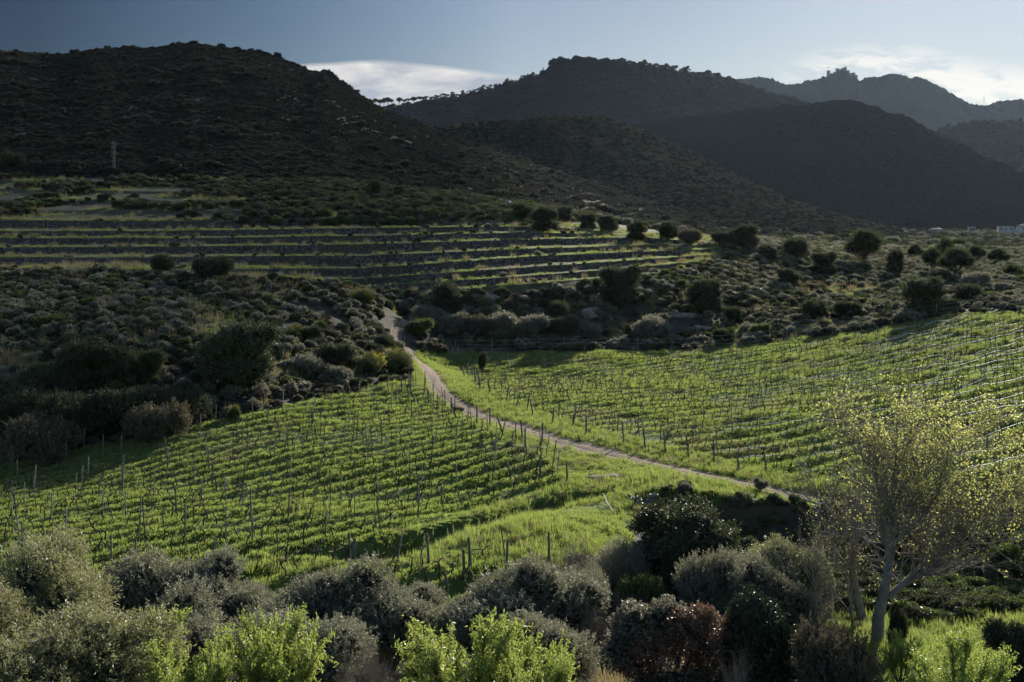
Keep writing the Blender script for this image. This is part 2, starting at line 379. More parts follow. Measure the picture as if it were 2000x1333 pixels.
# ------------------------------------------------------------------ terrain
CP = [  # px, py, D
    (-400, 1750, 6), (1000, 1750, 6), (2400, 1750, 6), (-400, 1680, 15), (1000, 1680, 15), (2400, 1680, 15),
    (-400, 1600, 30), (1000, 1600, 30), (2400, 1600, 30), (-400, 1480, 44), (500, 1480, 44), (1200, 1480, 44), (1800, 1490, 44), (2400, 1480, 44),
    (1740, 1322, 56), (1550, 1340, 56), (1950, 1318, 56), (2400, 1320, 56), (1150, 1320, 56), (800, 1320, 55), (300, 1320, 55), (-400, 1330, 55),
    (-400, 1165, 66), (0, 1155, 66), (500, 1150, 66), (900, 1150, 66), (1150, 1165, 65), (1350, 1200, 66), (1850, 1225, 66), (1600, 1230, 66), (2400, 1220, 66),
    (1350, 1125, 77), (1600, 1140, 76), (1850, 1150, 76), (2400, 1150, 76), (1450, 1100, 82), (1700, 1095, 83), (1900, 1085, 84), (2300, 1085, 84),
    (1350, 965, 89), (1500, 975, 90), (1700, 965, 91), (1900, 950, 92), (2300, 945, 92), (1240, 1000, 84),
    (1180, 1040, 77), (1100, 950, 92), (1000, 1000, 85), (700, 1010, 83), (300, 1000, 86), (0, 1020, 84), (-400, 1020, 87),
    (1560, 960, 93), (1300, 905, 100), (1200, 880, 104), (1000, 835, 116), (850, 758, 147), (820, 700, 180), (785, 635, 206), (900, 760, 146),
    (0, 905, 112), (-400, 940, 112), (200, 866, 114), (450, 812, 123), (640, 775, 137), (800, 743, 152), (600, 870, 109),
    (1500, 925, 98), (2000, 895, 98), (2400, 880, 98), (1300, 850, 111), (1200, 760, 147), (1600, 760, 141), (1800, 755, 133), (2000, 748, 127), (2400, 740, 125),
    (900, 692, 186), (1100, 690, 188), (1300, 688, 190), (1500, 676, 190), (1700, 647, 189), (1860, 616, 188), (2000, 612, 184), (2400, 610, 180),
    (450, 700, 137), (100, 790, 124), (100, 700, 134), (-400, 720, 134), (450, 600, 166), (100, 600, 160), (-400, 600, 160), (450, 540, 192), (100, 535, 190), (-400, 535, 190),
    (700, 690, 155), (700, 600, 180), (700, 565, 196), (900, 640, 200), (900, 580, 206), (1100, 645, 205), (1100, 580, 212), (1200, 600, 214), (1250, 545, 228),
    (1400, 620, 212), (1400, 560, 232), (1400, 508, 255), (1600, 600, 222), (1600, 545, 255), (1600, 505, 292), (1700, 522, 288), (1860, 590, 215), (1850, 540, 265),
    (2000, 585, 215), (2000, 530, 285), (2400, 590, 215), (2400, 530, 285),
    (-400, 431, 285), (0, 431, 285), (350, 432, 285), (700, 423, 285), (1000, 430, 285), (1200, 449, 281), (1400, 472, 277),
    (-400, 385, 330), (0, 385, 330), (350, 385, 330), (700, 390, 325), (900, 405, 325), (1050, 417, 325), (1250, 446, 330), (1450, 478, 340),
    (-400, 338, 385), (0, 338, 385), (350, 340, 385), (600, 352, 385), (800, 375, 385), (1000, 398, 385), (1200, 433, 400),
    (-400, 330, 470), (0, 330, 470), (400, 330, 470), (800, 360, 470), (1100, 410, 480), (1400, 462, 500),
    (1600, 482, 450), (1800, 486, 450), (2000, 487, 450), (2400, 487, 450), (1700, 466, 750), (2000, 465, 750), (2400, 465, 750), (1300, 455, 750), (900, 440, 750), (400, 430, 750), (-400, 430, 750),
    (1700, 455, 1150), (2400, 455, 1150), (1000, 450, 1150), (-400, 445, 1150),
]
CP = np.array(CP, float)
def AT(px, D): return (px - 1000) / 260.0, np.log(D) * 9.0
ca, ct = AT(CP[:, 0], CP[:, 2]); cw = CP[:, 1]
def kern(r2): return 0.5 * r2 * np.log(r2 + 1e-12)
n = len(CP)
A_ = np.zeros((n + 3, n + 3)); r2 = (ca[:, None] - ca[None]) ** 2 + (ct[:, None] - ct[None]) ** 2
A_[:n, :n] = kern(r2) + np.eye(n) * 0.02
Pm = np.stack([np.ones(n), ca, ct], 1); A_[:n, n:] = Pm; A_[n:, :n] = Pm.T
sol = np.linalg.solve(A_, np.concatenate([cw, np.zeros(3)]))
def base_py(px, D):
    a, t = AT(px, D); sh = a.shape; a = a.ravel(); t = t.ravel(); o = np.empty(len(a))
    for i in range(0, len(a), 60000):
        aa = a[i:i + 60000]; tt = t[i:i + 60000]
        o[i:i + 60000] = kern((aa[:, None] - ca) ** 2 + (tt[:, None] - ct) ** 2) @ sol[:n] + sol[n] + sol[n + 1] * aa + sol[n + 2] * tt
    return o.reshape(sh)
# coarse field then bilinear refinement
cpx = np.linspace(-420, 2420, 190); cD = np.exp(np.linspace(math.log(3), math.log(1300), 420))
CB = base_py(*np.meshgrid(cpx, cD)[0:2])
def bil(grid, gx, gy, x, y):
    i = np.clip(np.interp(x, gx, np.arange(len(gx))), 0, len(gx) - 1.001); j = np.clip(np.interp(y, gy, np.arange(len(gy))), 0, len(gy) - 1.001)
    i0 = i.astype(int); j0 = j.astype(int); fi = i - i0; fj = j - j0
    return (grid[j0, i0] * (1 - fi) + grid[j0, i0 + 1] * fi) * (1 - fj) + (grid[j0 + 1, i0] * (1 - fi) + grid[j0 + 1, i0 + 1] * fi) * fj
lcD = np.log(cD)
def bpy_(px, D):
    px = np.asarray(px, float); D = np.asarray(D, float)
    t = (D - 82) / 8.0; w = np.where((t > 0) & (t < 1), (sstep(0.55, 0.8, t) - t) * 8.0, 0.0) * sstep(1225, 1290, px)
    return bil(CB, cpx, lcD, px, np.log(D + w))
def ray_base(px, py, lo=45, hi=700):
    """first depth at which the smooth ground shows at this photo row"""
    D = np.geomspace(lo, hi, 900); y = bpy_(np.full(900, float(px)), D)
    k = np.argmax(y <= py)
    if k == 0: return hi if y[0] > py else lo
    f = (y[k - 1] - py) / max(1e-6, y[k - 1] - y[k]); return D[k - 1] + f * (D[k] - D[k - 1])
def wx(px, D): return (px - 1000) / F * D

# terrace lines (photo rows of the grassy lips)
TX = [-400, 0, 350, 700, 1050, 1250, 1400, 1600]
TL = [[431, 431, 433, 423, 436, 455, 470, 480], [452, 452, 452, 446, 443, 457, 471, 485], [466, 466, 466, 461, 455, 460, 472, 488], [484, 484, 482, 478, 468, 464, 475, 490],
      [503, 503, 502, 500, 486, 480, 479, 492], [526, 526, 526, 525, 501, 492, 487, 497], [548, 548, 548, 545, 521, 508, 497, 505], [566, 566, 566, 562, 538, 522, 507, 512], [585, 585, 585, 580, 554, 538, 519, 520]]
UP = [[338, 338, 342, 350, 360, 370, 380, 400], [354, 354, 356, 364, 375, 385, 395, 410], [372, 372, 374, 380, 390, 400, 410, 420], [390, 390, 392, 396, 402, 412, 420, 430], [411, 411, 412, 409, 418, 430, 440, 450]]
ALL = UP + TL
def terr_mask(px, py):
    low = np.interp(px, [-400, 0, 300, 500, 620, 700, 800, 1000, 1300, 1420], [532, 532, 534, 540, 545, 560, 572, 572, 532, 505])
    m = sstep(low + 8, low - 2, py) * sstep(1425, 1385, px) * sstep(332, 342, py)
    return m
def step_map(px, py):
    """turn the smooth slope into banked terraces"""
    res = py.copy(); wallm = np.zeros_like(py)
    Ls = [np.interp(px, TX, l) for l in ALL]
    amp = [0.35] * len(UP) + [0.92] * len(TL)
    for k in range(len(Ls) - 1):
        a, b = Ls[k], Ls[k + 1]
        gap = np.maximum(b - a, 0.5)
        f = (py - a) / gap          # 0 at the upper lip, 1 at the lower lip
        ins = (f >= 0) & (f < 1)
        # wall just below (nearer than) the lip, then tread running down to the next lip
        wf = 0.13; g = np.where(f < wf, f / wf * 0.7, 0.7 + (f - wf) / (1 - wf) * 0.3)
        am = amp[k] * np.clip(gap / 10, 0, 1)
        ny = a + gap * (f * (1 - am) + g * am)
        res = np.where(ins, ny, res)
        wallm = np.where(ins & (f < wf * 1.2), am, wallm)
    return res, wallm

POLY_L = [(-420, 1015), (-100, 945), (0, 915), (200, 875), (450, 820), (640, 782), (800, 750), (835, 765), (875, 800), (950, 848), (1060, 892), (1112, 950), (1000, 972), (900, 1005), (800, 1035), (690, 1085), (890, 1115), (990, 1100), (900, 1180), (-420, 1180)]
POLY_R = [(890, 702), (1300, 695), (1500, 684), (1700, 655), (1860, 624), (2420, 615), (2420, 950), (2000, 948), (1700, 955), (1560, 938), (1400, 896), (1250, 862), (1100, 828), (1000, 798), (930, 765)]
POLY_G = [(-420, 1012), (0, 908), (200, 868), (450, 814), (640, 776), (800, 742), (812, 690), (880, 688), (1300, 686), (1500, 674), (1700, 645), (1860, 613), (2420, 604), (2420, 1000), (1620, 985), (1500, 972), (1350, 966), (1255, 975), (1235, 1060), (1150, 1200), (900, 1290), (-420, 1290)]
POLY_G2 = [(1560, 1120), (2420, 1100), (2420, 1500), (1000, 1500), (1100, 1290), (1500, 1290)]
TRACK = [(806, 612), (792, 628), (776, 648), (778, 668), (800, 690), (826, 712), (848, 738), (862, 764), (900, 793), (955, 820), (1060, 853), (1160, 878), (1300, 912), (1420, 938), (1560, 966), (1680, 985), (1850, 985), (2050, 980)]
trk = []
for px, py in TRACK:
    D = ray_base(px, py, 60, 400); trk.append((wx(px, D), D))
trk = np.array(trk)
# smooth the centre line
def resample(P, step):
    P = np.asarray(P, float); d = np.r_[0, np.cumsum(np.linalg.norm(np.diff(P, axis=0), axis=1))]
    s = np.arange(0, d[-1], step)
    Q = np.stack([np.interp(s, d, P[:, i]) for i in range(P.shape[1])], 1)
    k = max(3, int(6 / step) | 1); pad = k // 2
    for i in range(Q.shape[1]):
        q = np.r_[np.full(pad, Q[0, i]), Q[:, i], np.full(pad, Q[-1, i])]; Q[:, i] = np.convolve(q, np.ones(k) / k, 'valid')
    return Q
trk = resample(trk, 0.5)
def trk_dist(X, Y):
    sh = X.shape; p = np.stack([X.ravel(), Y.ravel()], 1); best = np.full(len(p), 1e9)
    T = trk[::3]
    sel = (p[:, 1] > trk[:, 1].min() - 6) & (p[:, 1] < trk[:, 1].max() + 6)
    idx = np.nonzero(sel)[0]
    for i in range(0, len(idx), 40000):
        q = p[idx[i:i + 40000]]
        best[idx[i:i + 40000]] = np.sqrt(((q[:, None] - T[None]) ** 2).sum(-1).min(1))
    return best.reshape(sh)

AZL, SL = math.radians(39), 2.1
AZR, SR = math.radians(57), 2.7
def qL(X, Y): return X * math.cos(AZL) - Y * math.sin(AZL)
def qR(X, Y): return X * math.cos(AZR) - Y * math.sin(AZR)

gpx = np.arange(-400, 2401, 2.8)
gD = np.concatenate([np.geomspace(3, 48, 60, endpoint=False), 46700.0 / np.arange(46700 / 48.0, 46700 / 190.0, -1.5), np.arange(190.5, 300, 0.36), np.arange(300, 450, 0.9), np.geomspace(450, 1250, 90)])
lgD = np.log(gD)
GX_, GD_ = np.meshgrid(gpx, gD)
BP = bpy_(GX_, GD_)
XW = wx(GX_, GD_)
tm = terr_mask(GX_, BP)
SP, WM = step_map(GX_, BP)
PY = BP * (1 - tm) + SP * tm
ZW = -(PY - HY) / F * GD_
mg = inpoly(GX_, BP, POLY_G) & (GD_ > 58); mg2 = inpoly(GX_, BP, POLY_G2) & (GD_ < 90)
mL = inpoly(GX_, BP, POLY_L) & (GD_ > 58); mR = inpoly(GX_, BP, POLY_R) & (GD_ > 85)
TD = trk_dist(XW, GD_)
offtrk = sstep(1.3, 2.4, TD)
fine = sstep(420, 280, GD_)
lump = fbm(XW / 1.1, GD_ / 1.1, 3, 3) * 0.10 + fbm(XW / 3.5, GD_ / 3.5, 3, 9) * 0.16
rowL = np.cos(qL(XW, GD_) / SL * 2 * np.pi + fbm(XW / 6, GD_ / 6, 2, 5) * 0.7)
rowR = np.cos(qR(XW, GD_) / SR * 2 * np.pi + fbm(XW / 6, GD_ / 6, 2, 6) * 0.7)
lump = np.where(mL, lump * 0.7, lump)
ridge = np.where(mL, 0.36 * rowL * (0.75 + 0.4 * fbm(XW / 8, GD_ / 8, 2, 15)), 0) + np.where(mR, 0.10 * rowR, 0)
rough = np.where(mg | mg2, 1.0, 1.8) * sstep(20, 45, GD_)
ZW = ZW + (lump * rough + ridge) * offtrk * fine * (1 - 0.6 * tm) - 0.05 * (1 - offtrk)
# shallow ditch and bank that closes the left vineyard towards the meadow
dl = np.array([(wx(a, ray_base(a, b, 60, 200)), ray_base(a, b, 60, 200)) for a, b in [(1125, 962), (1060, 975), (980, 998), (900, 1018), (820, 1042), (740, 1066), (670, 1082)]]); dl = resample(dl, 0.5)
sel = (GD_ > 66) & (GD_ < 100) & (GX_ > 560) & (GX_ < 1220); qx, qy = XW[sel], GD_[sel]; bd = np.full(len(qx), 1e9); bs = np.zeros(len(qx))
for i_, (a, b) in enumerate(dl[::2]):
    d_ = np.hypot(qx - a, (qy - b)); m_ = d_ < bd; bs = np.where(m_, (qy - b), bs); bd = np.minimum(bd, d_)
dz = np.where(bs < 0, -0.95 * np.exp(-((bd - 1.3) / 1.6) ** 2) * sstep(0.0, 0.9, bd), 0.28 * np.exp(-(bd / 0.9) ** 2))
ZW[sel] += dz * (0.8 + 0.5 * fbm(qx / 3, qy / 3, 2, 44))
def gz(X, Y):
    X = np.asarray(X, float); Y = np.asarray(Y, float)
    return bil(ZW, gpx, lgD, X / Y * F + 1000, np.log(Y))
def at(px, D):
    X = wx(px, D); return Vector((X, D, float(gz(X, D))))
def spx(X, Y, Z): return 1000 + F * X / Y, HY - F * Z / Y
def scr_base(X, Y): 
    px = 1000 + F * X / Y
    return px, bpy_(px, Y)

nr, nc = GX_.shape
V_ = np.stack([XW, GD_, ZW], -1).reshape(-1, 3)
ii = (np.arange(nr - 1)[:, None] * nc + np.arange(nc - 1)[None]).ravel()
gme = fastmesh('ground', V_, np.stack([ii, ii + 1, ii + nc + 1, ii + nc], 1), smooth=True)
region = np.zeros((nr * nc, 4), np.float32)
region[:, 0] = np.maximum(sstep(1.5, 0.7, TD + 0.9 * (GD_ > 180) + fbm(XW / 1.5, GD_ / 1.5, 2, 8) * 0.5), 0).ravel()     # bare earth
lsg = np.stack([np.interp(GX_, TX, l) for l in TL], 0) - BP; lsg = np.min(np.where(lsg >= -0.5, lsg, 99), 0)
tgreen = (tm > 0.3) & ((lsg < 3.2 + 2 * fbm(XW / 9, GD_ / 9, 3, 33)) | (BP < 425) & (fbm(XW / 7, GD_ / 7, 3, 35) > 0.45) | (GX_ > 1330))
region[:, 1] = np.maximum((mg | mg2).ravel() * 1.0, np.maximum(tgreen * 0.8, (tm > 0.3) * 0.22).ravel())                                   # meadow
region[:, 2] = (WM * tm).ravel()
region[:, 3] = 1
at_ = gme.color_attributes.new('region', 'FLOAT_COLOR', 'POINT'); at_.data.foreach_set('color', region.ravel())

def ground_mat():
    m, t = mat_new('hillside_ground'); o = t.node('ShaderNodeOutputMaterial'); tcn = t.node('ShaderNodeTexCoord')
    at2 = t.node('ShaderNodeAttribute', attribute_name='region'); sp = t.node('ShaderNodeSeparateColor'); t.l.new(at2.outputs['Color'], sp.inputs[0])
    P = tcn.outputs['Object']
    n1 = t.noise(P, 0.35, 6, 0.6); n2 = t.noise(P, 2.2, 6, 0.65); n3 = t.noise(P, 0.06, 4)
    gr = t.ramp(n1, [(0.3, (0.055, 0.085, 0.020)), (0.55, (0.095, 0.135, 0.032)), (0.75, (0.14, 0.165, 0.055))])
    gr = t.mixc(t.ramp(n2, [(0.5, 0.0), (0.7, 0.6)]), gr, (0.10, 0.085, 0.045, 1))
    sc = t.ramp(n1, [(0.3, (0.032, 0.028, 0.020)), (0.6, (0.058, 0.049, 0.034)), (0.8, (0.055, 0.06, 0.025))])
    sc = t.mixc(t.ramp(n2, [(0.55, 0.0), (0.7, 0.4)]), sc, (0.11, 0.092, 0.068, 1))
    col = t.mixc(sp.outputs[1], sc, gr)
    col = t.mixc(sp.outputs[2], col, (0.07, 0.058, 0.045, 1))
    ea = t.ramp(n2, [(0.3, (0.15, 0.105, 0.075)), (0.7, (0.27, 0.20, 0.15))])
    col = t.mixc(sp.outputs[0], col, ea)
    h = t.m('ADD', n2, t.m('MULTIPLY', t.noise(P, 9, 4), 0.4))
    bp = t.node('ShaderNodeBump', inp={'Strength': 0.8, 'Distance': 0.12, 'Height': h})
    pb = t.node('ShaderNodeBsdfPrincipled', inp={'Base Color': col, 'Roughness': 0.95, 'Specular IOR Level': 0.15, 'Normal': bp.outputs[0]})
    t.l.new(pb.outputs[0], o.inputs[0]); return m
M['ground'] = ground_mat()
tag(link('ground', gme, M['ground']), 'grassy and scrubby valley ground rising into terraces', 'ground', kind='structure')

# far plain: reaches the horizon under and behind the hills
pl = MB(); nx = 60
gx = np.linspace(-9000, 9000, nx); gy = np.linspace(1180, 12000, 40)
PX, PYY = np.meshgrid(gx, gy); PZ = -5.6 + fbm(PX / 900, PYY / 900, 3, 2) * 1.0 - (PYY - 1180) * 0.0006
ii = (np.arange(39)[:, None] * nx + np.arange(nx - 1)[None]).ravel()
pl.add(np.stack([PX, PYY, PZ - 1.5], -1).reshape(-1, 3), np.stack([ii, ii + 1, ii + nx + 1, ii + nx], 1))
M['plain'] = plain_mat('far_plain_earth', (0.035, 0.035, 0.022), (0.07, 0.065, 0.04), 0.01, 0.95, 0.2)
tag(link('plain', pl.mesh('plain', True), M['plain']), kind='structure')

# ------------------------------------------------------------------ hills
def hill_mat(name, c1, c2, c3, sc):
    m, t = mat_new(name); o = t.node('ShaderNodeOutputMaterial'); tcn = t.node('ShaderNodeTexCoord'); P = tcn.outputs['Object']
    n1 = t.noise(P, sc, 8, 0.65); n2 = t.noise(P, sc * 6, 6, 0.7)
    vz = t.node('ShaderNodeTexVoronoi', inp={'Vector': P, 'Scale': sc * 5.0})
    col = t.ramp(n1, [(0.3, c1), (0.55, c2), (0.75, c3)])
    col = t.mixc(t.ramp(n2, [(0.45, 0.0), (0.65, 0.5)]), col, (*c1, 1))
    h = t.m('ADD', n2, t.m('MULTIPLY', vz.outputs['Distance'], -0.8))
    bp = t.node('ShaderNodeBump', inp={'Strength': 0.9, 'Distance': 0.6 / sc * 0.05, 'Height': h})
    pb = t.node('ShaderNodeBsdfPrincipled', inp={'Base Color': col, 'Roughness': 0.95, 'Specular IOR Level': 0.1, 'Normal': bp.outputs[0]})
    t.l.new(pb.outputs[0], o.inputs[0]); return m

HILLS = {}
def hill(key, ridge, foot, name, label, mat, back, nu=420, nv=170, spur=0.10, spurw=90, rough=1.0, bulge=0.0, seed=1):
    R = np.array(ridge, float); Ft = np.array(foot, float)
    px = np.linspace(R[0, 0], R[-1, 0], nu)
    ry = np.interp(px, R[:, 0], R[:, 1]); rD = np.interp(px, R[:, 0], R[:, 2]); rD = np.convolve(np.r_[np.full(10, rD[0]), rD, np.full(10, rD[-1])], np.ones(21) / 21, 'valid')
    fy = np.interp(px, Ft[:, 0], Ft[:, 1]); fD = np.interp(px, Ft[:, 0], Ft[:, 2])
    rz = -(ry - HY) / F * rD; fz = -(fy - HY) / F * fD
    s = np.r_[np.linspace(0, 1, nv), 1 + np.linspace(0, 1, 30)[1:] * 0.9]
    S, PXg = np.meshgrid(s, px, indexing='ij')
    inside = np.clip(S, 0, 1)
    D = fD[None] + (rD - fD)[None] * S
    X = wx(PXg, D)
    prof = inside + bulge * np.sin(inside * np.pi)
    Z = fz[None] + (rz - fz)[None] * prof
    over = np.clip(S - 1, 0, 1)
    Z = Z - over * back * np.abs(rz - fz)[None] * 1.3
    hgt = np.abs(rz - fz)[None]
    w = np.sin(np.clip(inside, 0, 1) * np.pi) ** 0.8 * (over == 0)
    # spurs and gullies running down the slope
    warp = fbm(X / (spurw * 2), D / (spurw * 2), 3, seed + 40) * 0.8
    ridg = 1 - np.abs(fbm(X / spurw + warp, D / (spurw * 3.0), 4, seed)) * 2.2
    Z = Z + hgt * spur * ridg * w + fbm(X / 14, D / 14, 4, seed + 7) * 1.1 * rough * np.clip(w + 0.15, 0, 1)
    Z = Z + fbm(X / 7 , D / 40, 3, seed + 17) * 0.7 * rough * (inside > 0.9) * (D / 800)
    Z = Z + np.where(S < 0.02, -6, 0)
    v = np.stack([X, D, Z], -1); nr, nc = X.shape
    ii = (np.arange(nr - 1)[:, None] * nc + np.arange(nc - 1)[None]).ravel()
    me = fastmesh(name, v.reshape(-1, 3), np.stack([ii, ii + 1, ii + nc + 1, ii + nc], 1), smooth=True)
    o = link(name, me, mat); tag(o, label, 'hill', kind='structure')
    HILLS[key] = (v, nv)
    return o
def hill_pts(key, num, smin=0.0, smax=1.0, jit=1.0, clus=0.0, seed=0):
    v, nv = HILLS[key]
    a = v[:nv - 1, :-1]; e1 = v[1:nv, :-1] - a; e2_ = v[:nv - 1, 1:] - a
    ar = np.linalg.norm(np.cross(e1, e2_), axis=-1)
    sv = np.linspace(0, 1, nv - 1)[:, None]; ar = ar * ((sv >= smin) & (sv <= smax))
    if clus: ar = ar * np.clip(1 + clus * fbm(a[..., 0] / 40, a[..., 1] / 40, 3, seed), 0.4, 9)
    p = ar.ravel() / ar.sum(); k = rng.choice(len(p), num, p=p)
    u = rng.random((num, 2)); A = a.reshape(-1, 3)[k]; return A + e1.reshape(-1, 3)[k] * u[:, :1] + e2_.reshape(-1, 3)[k] * u[:, 1:]

M['hillnear'] = hill_mat('near_hill_maquis', (0.030, 0.026, 0.018), (0.058, 0.048, 0.034), (0.088, 0.072, 0.052), 0.035)
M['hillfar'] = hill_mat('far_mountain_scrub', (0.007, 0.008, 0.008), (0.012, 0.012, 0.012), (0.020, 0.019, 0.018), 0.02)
hill('near', [(-420, 95, 640), (-60, 96, 640), (0, 99, 640), (60, 105, 650), (140, 109, 655), (165, 100, 660), (190, 96, 660), (280, 97, 690), (340, 88, 700), (395, 87, 705), (440, 94, 710), (500, 103, 720),
              (540, 112, 725), (585, 134, 735), (600, 140, 735), (640, 142, 740), (655, 152, 740), (668, 166, 742), (700, 186, 745), (740, 212, 750), (800, 240, 755), (860, 264, 755), (950, 291, 750), (1050, 324, 735), (1150, 358, 710), (1250, 392, 680), (1350, 421, 640), (1450, 449, 600), (1600, 478, 560)],
     [(-420, 350, 366), (0, 348, 368), (350, 348, 372), (500, 356, 370), (700, 382, 365), (900, 408, 372), (1100, 435, 400), (1250, 452, 420), (1400, 470, 440), (1600, 488, 460)],
     'hill', 'steep scrub covered hill rising behind the terraces at left', M['hillnear'], 0.8, nu=620, nv=230, spur=0.055, spurw=70, bulge=-0.02, rough=1.3, seed=3)
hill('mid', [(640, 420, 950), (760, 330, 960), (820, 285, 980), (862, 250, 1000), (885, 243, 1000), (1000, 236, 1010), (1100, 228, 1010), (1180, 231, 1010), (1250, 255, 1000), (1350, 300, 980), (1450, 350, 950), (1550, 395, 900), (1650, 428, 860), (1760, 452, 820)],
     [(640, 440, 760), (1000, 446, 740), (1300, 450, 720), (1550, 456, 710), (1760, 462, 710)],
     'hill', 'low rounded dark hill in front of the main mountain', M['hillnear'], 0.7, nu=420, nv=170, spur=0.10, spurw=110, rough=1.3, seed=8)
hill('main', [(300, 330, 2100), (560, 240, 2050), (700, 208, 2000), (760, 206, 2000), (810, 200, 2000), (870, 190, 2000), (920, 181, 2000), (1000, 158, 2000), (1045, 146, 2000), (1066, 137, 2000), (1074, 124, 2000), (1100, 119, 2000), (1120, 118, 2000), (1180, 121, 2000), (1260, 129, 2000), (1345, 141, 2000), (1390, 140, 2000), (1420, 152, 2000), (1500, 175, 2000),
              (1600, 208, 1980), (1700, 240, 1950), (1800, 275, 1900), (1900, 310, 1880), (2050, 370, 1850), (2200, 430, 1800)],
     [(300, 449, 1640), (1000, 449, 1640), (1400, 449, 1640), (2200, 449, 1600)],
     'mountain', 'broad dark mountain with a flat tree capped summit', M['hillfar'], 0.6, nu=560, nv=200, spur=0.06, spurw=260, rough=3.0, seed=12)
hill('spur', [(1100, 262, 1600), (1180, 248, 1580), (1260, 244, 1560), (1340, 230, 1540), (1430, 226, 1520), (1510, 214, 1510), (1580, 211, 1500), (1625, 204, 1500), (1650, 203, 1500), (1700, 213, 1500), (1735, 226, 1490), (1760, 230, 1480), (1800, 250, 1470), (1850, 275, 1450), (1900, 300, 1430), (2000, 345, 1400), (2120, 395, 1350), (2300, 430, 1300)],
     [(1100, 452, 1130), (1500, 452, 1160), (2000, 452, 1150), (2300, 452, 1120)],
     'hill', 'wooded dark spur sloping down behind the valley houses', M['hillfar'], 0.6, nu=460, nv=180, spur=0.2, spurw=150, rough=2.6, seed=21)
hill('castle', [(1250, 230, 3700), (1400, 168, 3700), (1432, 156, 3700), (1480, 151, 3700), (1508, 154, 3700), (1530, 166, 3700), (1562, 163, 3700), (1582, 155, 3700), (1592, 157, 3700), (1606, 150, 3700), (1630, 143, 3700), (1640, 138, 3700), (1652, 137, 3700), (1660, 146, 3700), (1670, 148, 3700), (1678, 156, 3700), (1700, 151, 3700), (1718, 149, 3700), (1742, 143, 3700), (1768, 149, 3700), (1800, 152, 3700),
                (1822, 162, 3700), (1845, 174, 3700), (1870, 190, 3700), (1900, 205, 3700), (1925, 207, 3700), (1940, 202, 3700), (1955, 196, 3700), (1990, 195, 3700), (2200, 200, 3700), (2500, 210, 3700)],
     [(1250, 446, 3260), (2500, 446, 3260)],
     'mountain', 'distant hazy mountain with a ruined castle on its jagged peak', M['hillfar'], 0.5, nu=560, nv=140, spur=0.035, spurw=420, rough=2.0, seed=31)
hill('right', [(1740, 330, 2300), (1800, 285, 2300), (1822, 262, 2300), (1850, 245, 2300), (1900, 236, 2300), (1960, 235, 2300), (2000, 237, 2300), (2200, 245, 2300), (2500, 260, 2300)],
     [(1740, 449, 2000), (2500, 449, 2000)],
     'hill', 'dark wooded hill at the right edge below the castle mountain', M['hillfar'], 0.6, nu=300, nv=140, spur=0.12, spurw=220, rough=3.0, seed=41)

# ------------------------------------------------------------------ plants
def unit(n):
    v = rng.normal(size=(n, 3)); return v / np.linalg.norm(v, axis=1, keepdims=True)

def crown(lobes, twigs, per, tl, leaf, up=0.4, shell=0.5, core=0.62, lump=0.18, wild=0.35, vis=None):
    """leafy shoots spread over the outer part of several lobes, round ragged cores coloured dark to stand for inner shade"""
    mb = MB(); lobes = np.asarray(lobes, float)
    wts = (lobes[:, 3] * lobes[:, 4] + lobes[:, 4] * lobes[:, 5] + lobes[:, 3] * lobes[:, 5]); wts /= wts.sum()
    k = rng.choice(len(lobes), twigs, p=wts); d = unit(twigs)
    ph = rng.random((len(lobes), 3))[k] * 50
    bump = 1 + lump * fbm(d[:, 0] * 2.3 + ph[:, 0], d[:, 1] * 2.3 + d[:, 2] * 2.6 + ph[:, 1], 3, 77) * 1.6
    r = (shell + (1 - shell) * rng.random(twigs) ** 0.5) * bump
    c = lobes[k, :3] + d * r[:, None] * lobes[k, 3:]
    c = c[c[:, 2] > 0.1 * lobes[:, 5].max() * 0]; 
    keep = c[:, 2] > 0.05; c = c[keep] if len(keep) == len(c) else c
    d = d[:len(c)] if len(d) != len(c) else d
    n = len(c)
    dirs = d * 1.0 + rng.normal(size=(n, 3)) * wild; dirs[:, 2] += up
    dirs /= np.linalg.norm(dirs, axis=1, keepdims=True)
    s = rng.random((n, per)); base = c[:, None] + dirs[:, None] * (s[..., None] - 0.3) * tl + rng.normal(size=(n, per, 3)) * tl * 0.10
    ax = dirs[:, None] * 0.8 + rng.normal(size=(n, per, 3)) * 0.55
    N = n * per
    mb.leaves(base.reshape(N, 3), ax.reshape(N, 3), leaf[0] * (0.6 + 0.8 * rng.random(N)), leaf[1] * (0.7 + 0.6 * rng.random(N)))
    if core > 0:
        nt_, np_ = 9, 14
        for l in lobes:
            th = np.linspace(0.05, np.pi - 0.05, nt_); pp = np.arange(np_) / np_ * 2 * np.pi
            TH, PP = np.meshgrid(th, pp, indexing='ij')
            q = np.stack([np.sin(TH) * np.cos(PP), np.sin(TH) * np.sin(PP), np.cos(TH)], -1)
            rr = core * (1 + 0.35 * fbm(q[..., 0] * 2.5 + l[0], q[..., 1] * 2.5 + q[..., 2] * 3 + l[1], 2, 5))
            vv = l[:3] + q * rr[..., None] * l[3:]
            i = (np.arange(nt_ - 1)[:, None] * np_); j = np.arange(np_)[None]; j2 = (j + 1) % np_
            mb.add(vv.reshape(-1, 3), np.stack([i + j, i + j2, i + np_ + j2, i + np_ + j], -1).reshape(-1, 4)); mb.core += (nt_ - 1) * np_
    return mb

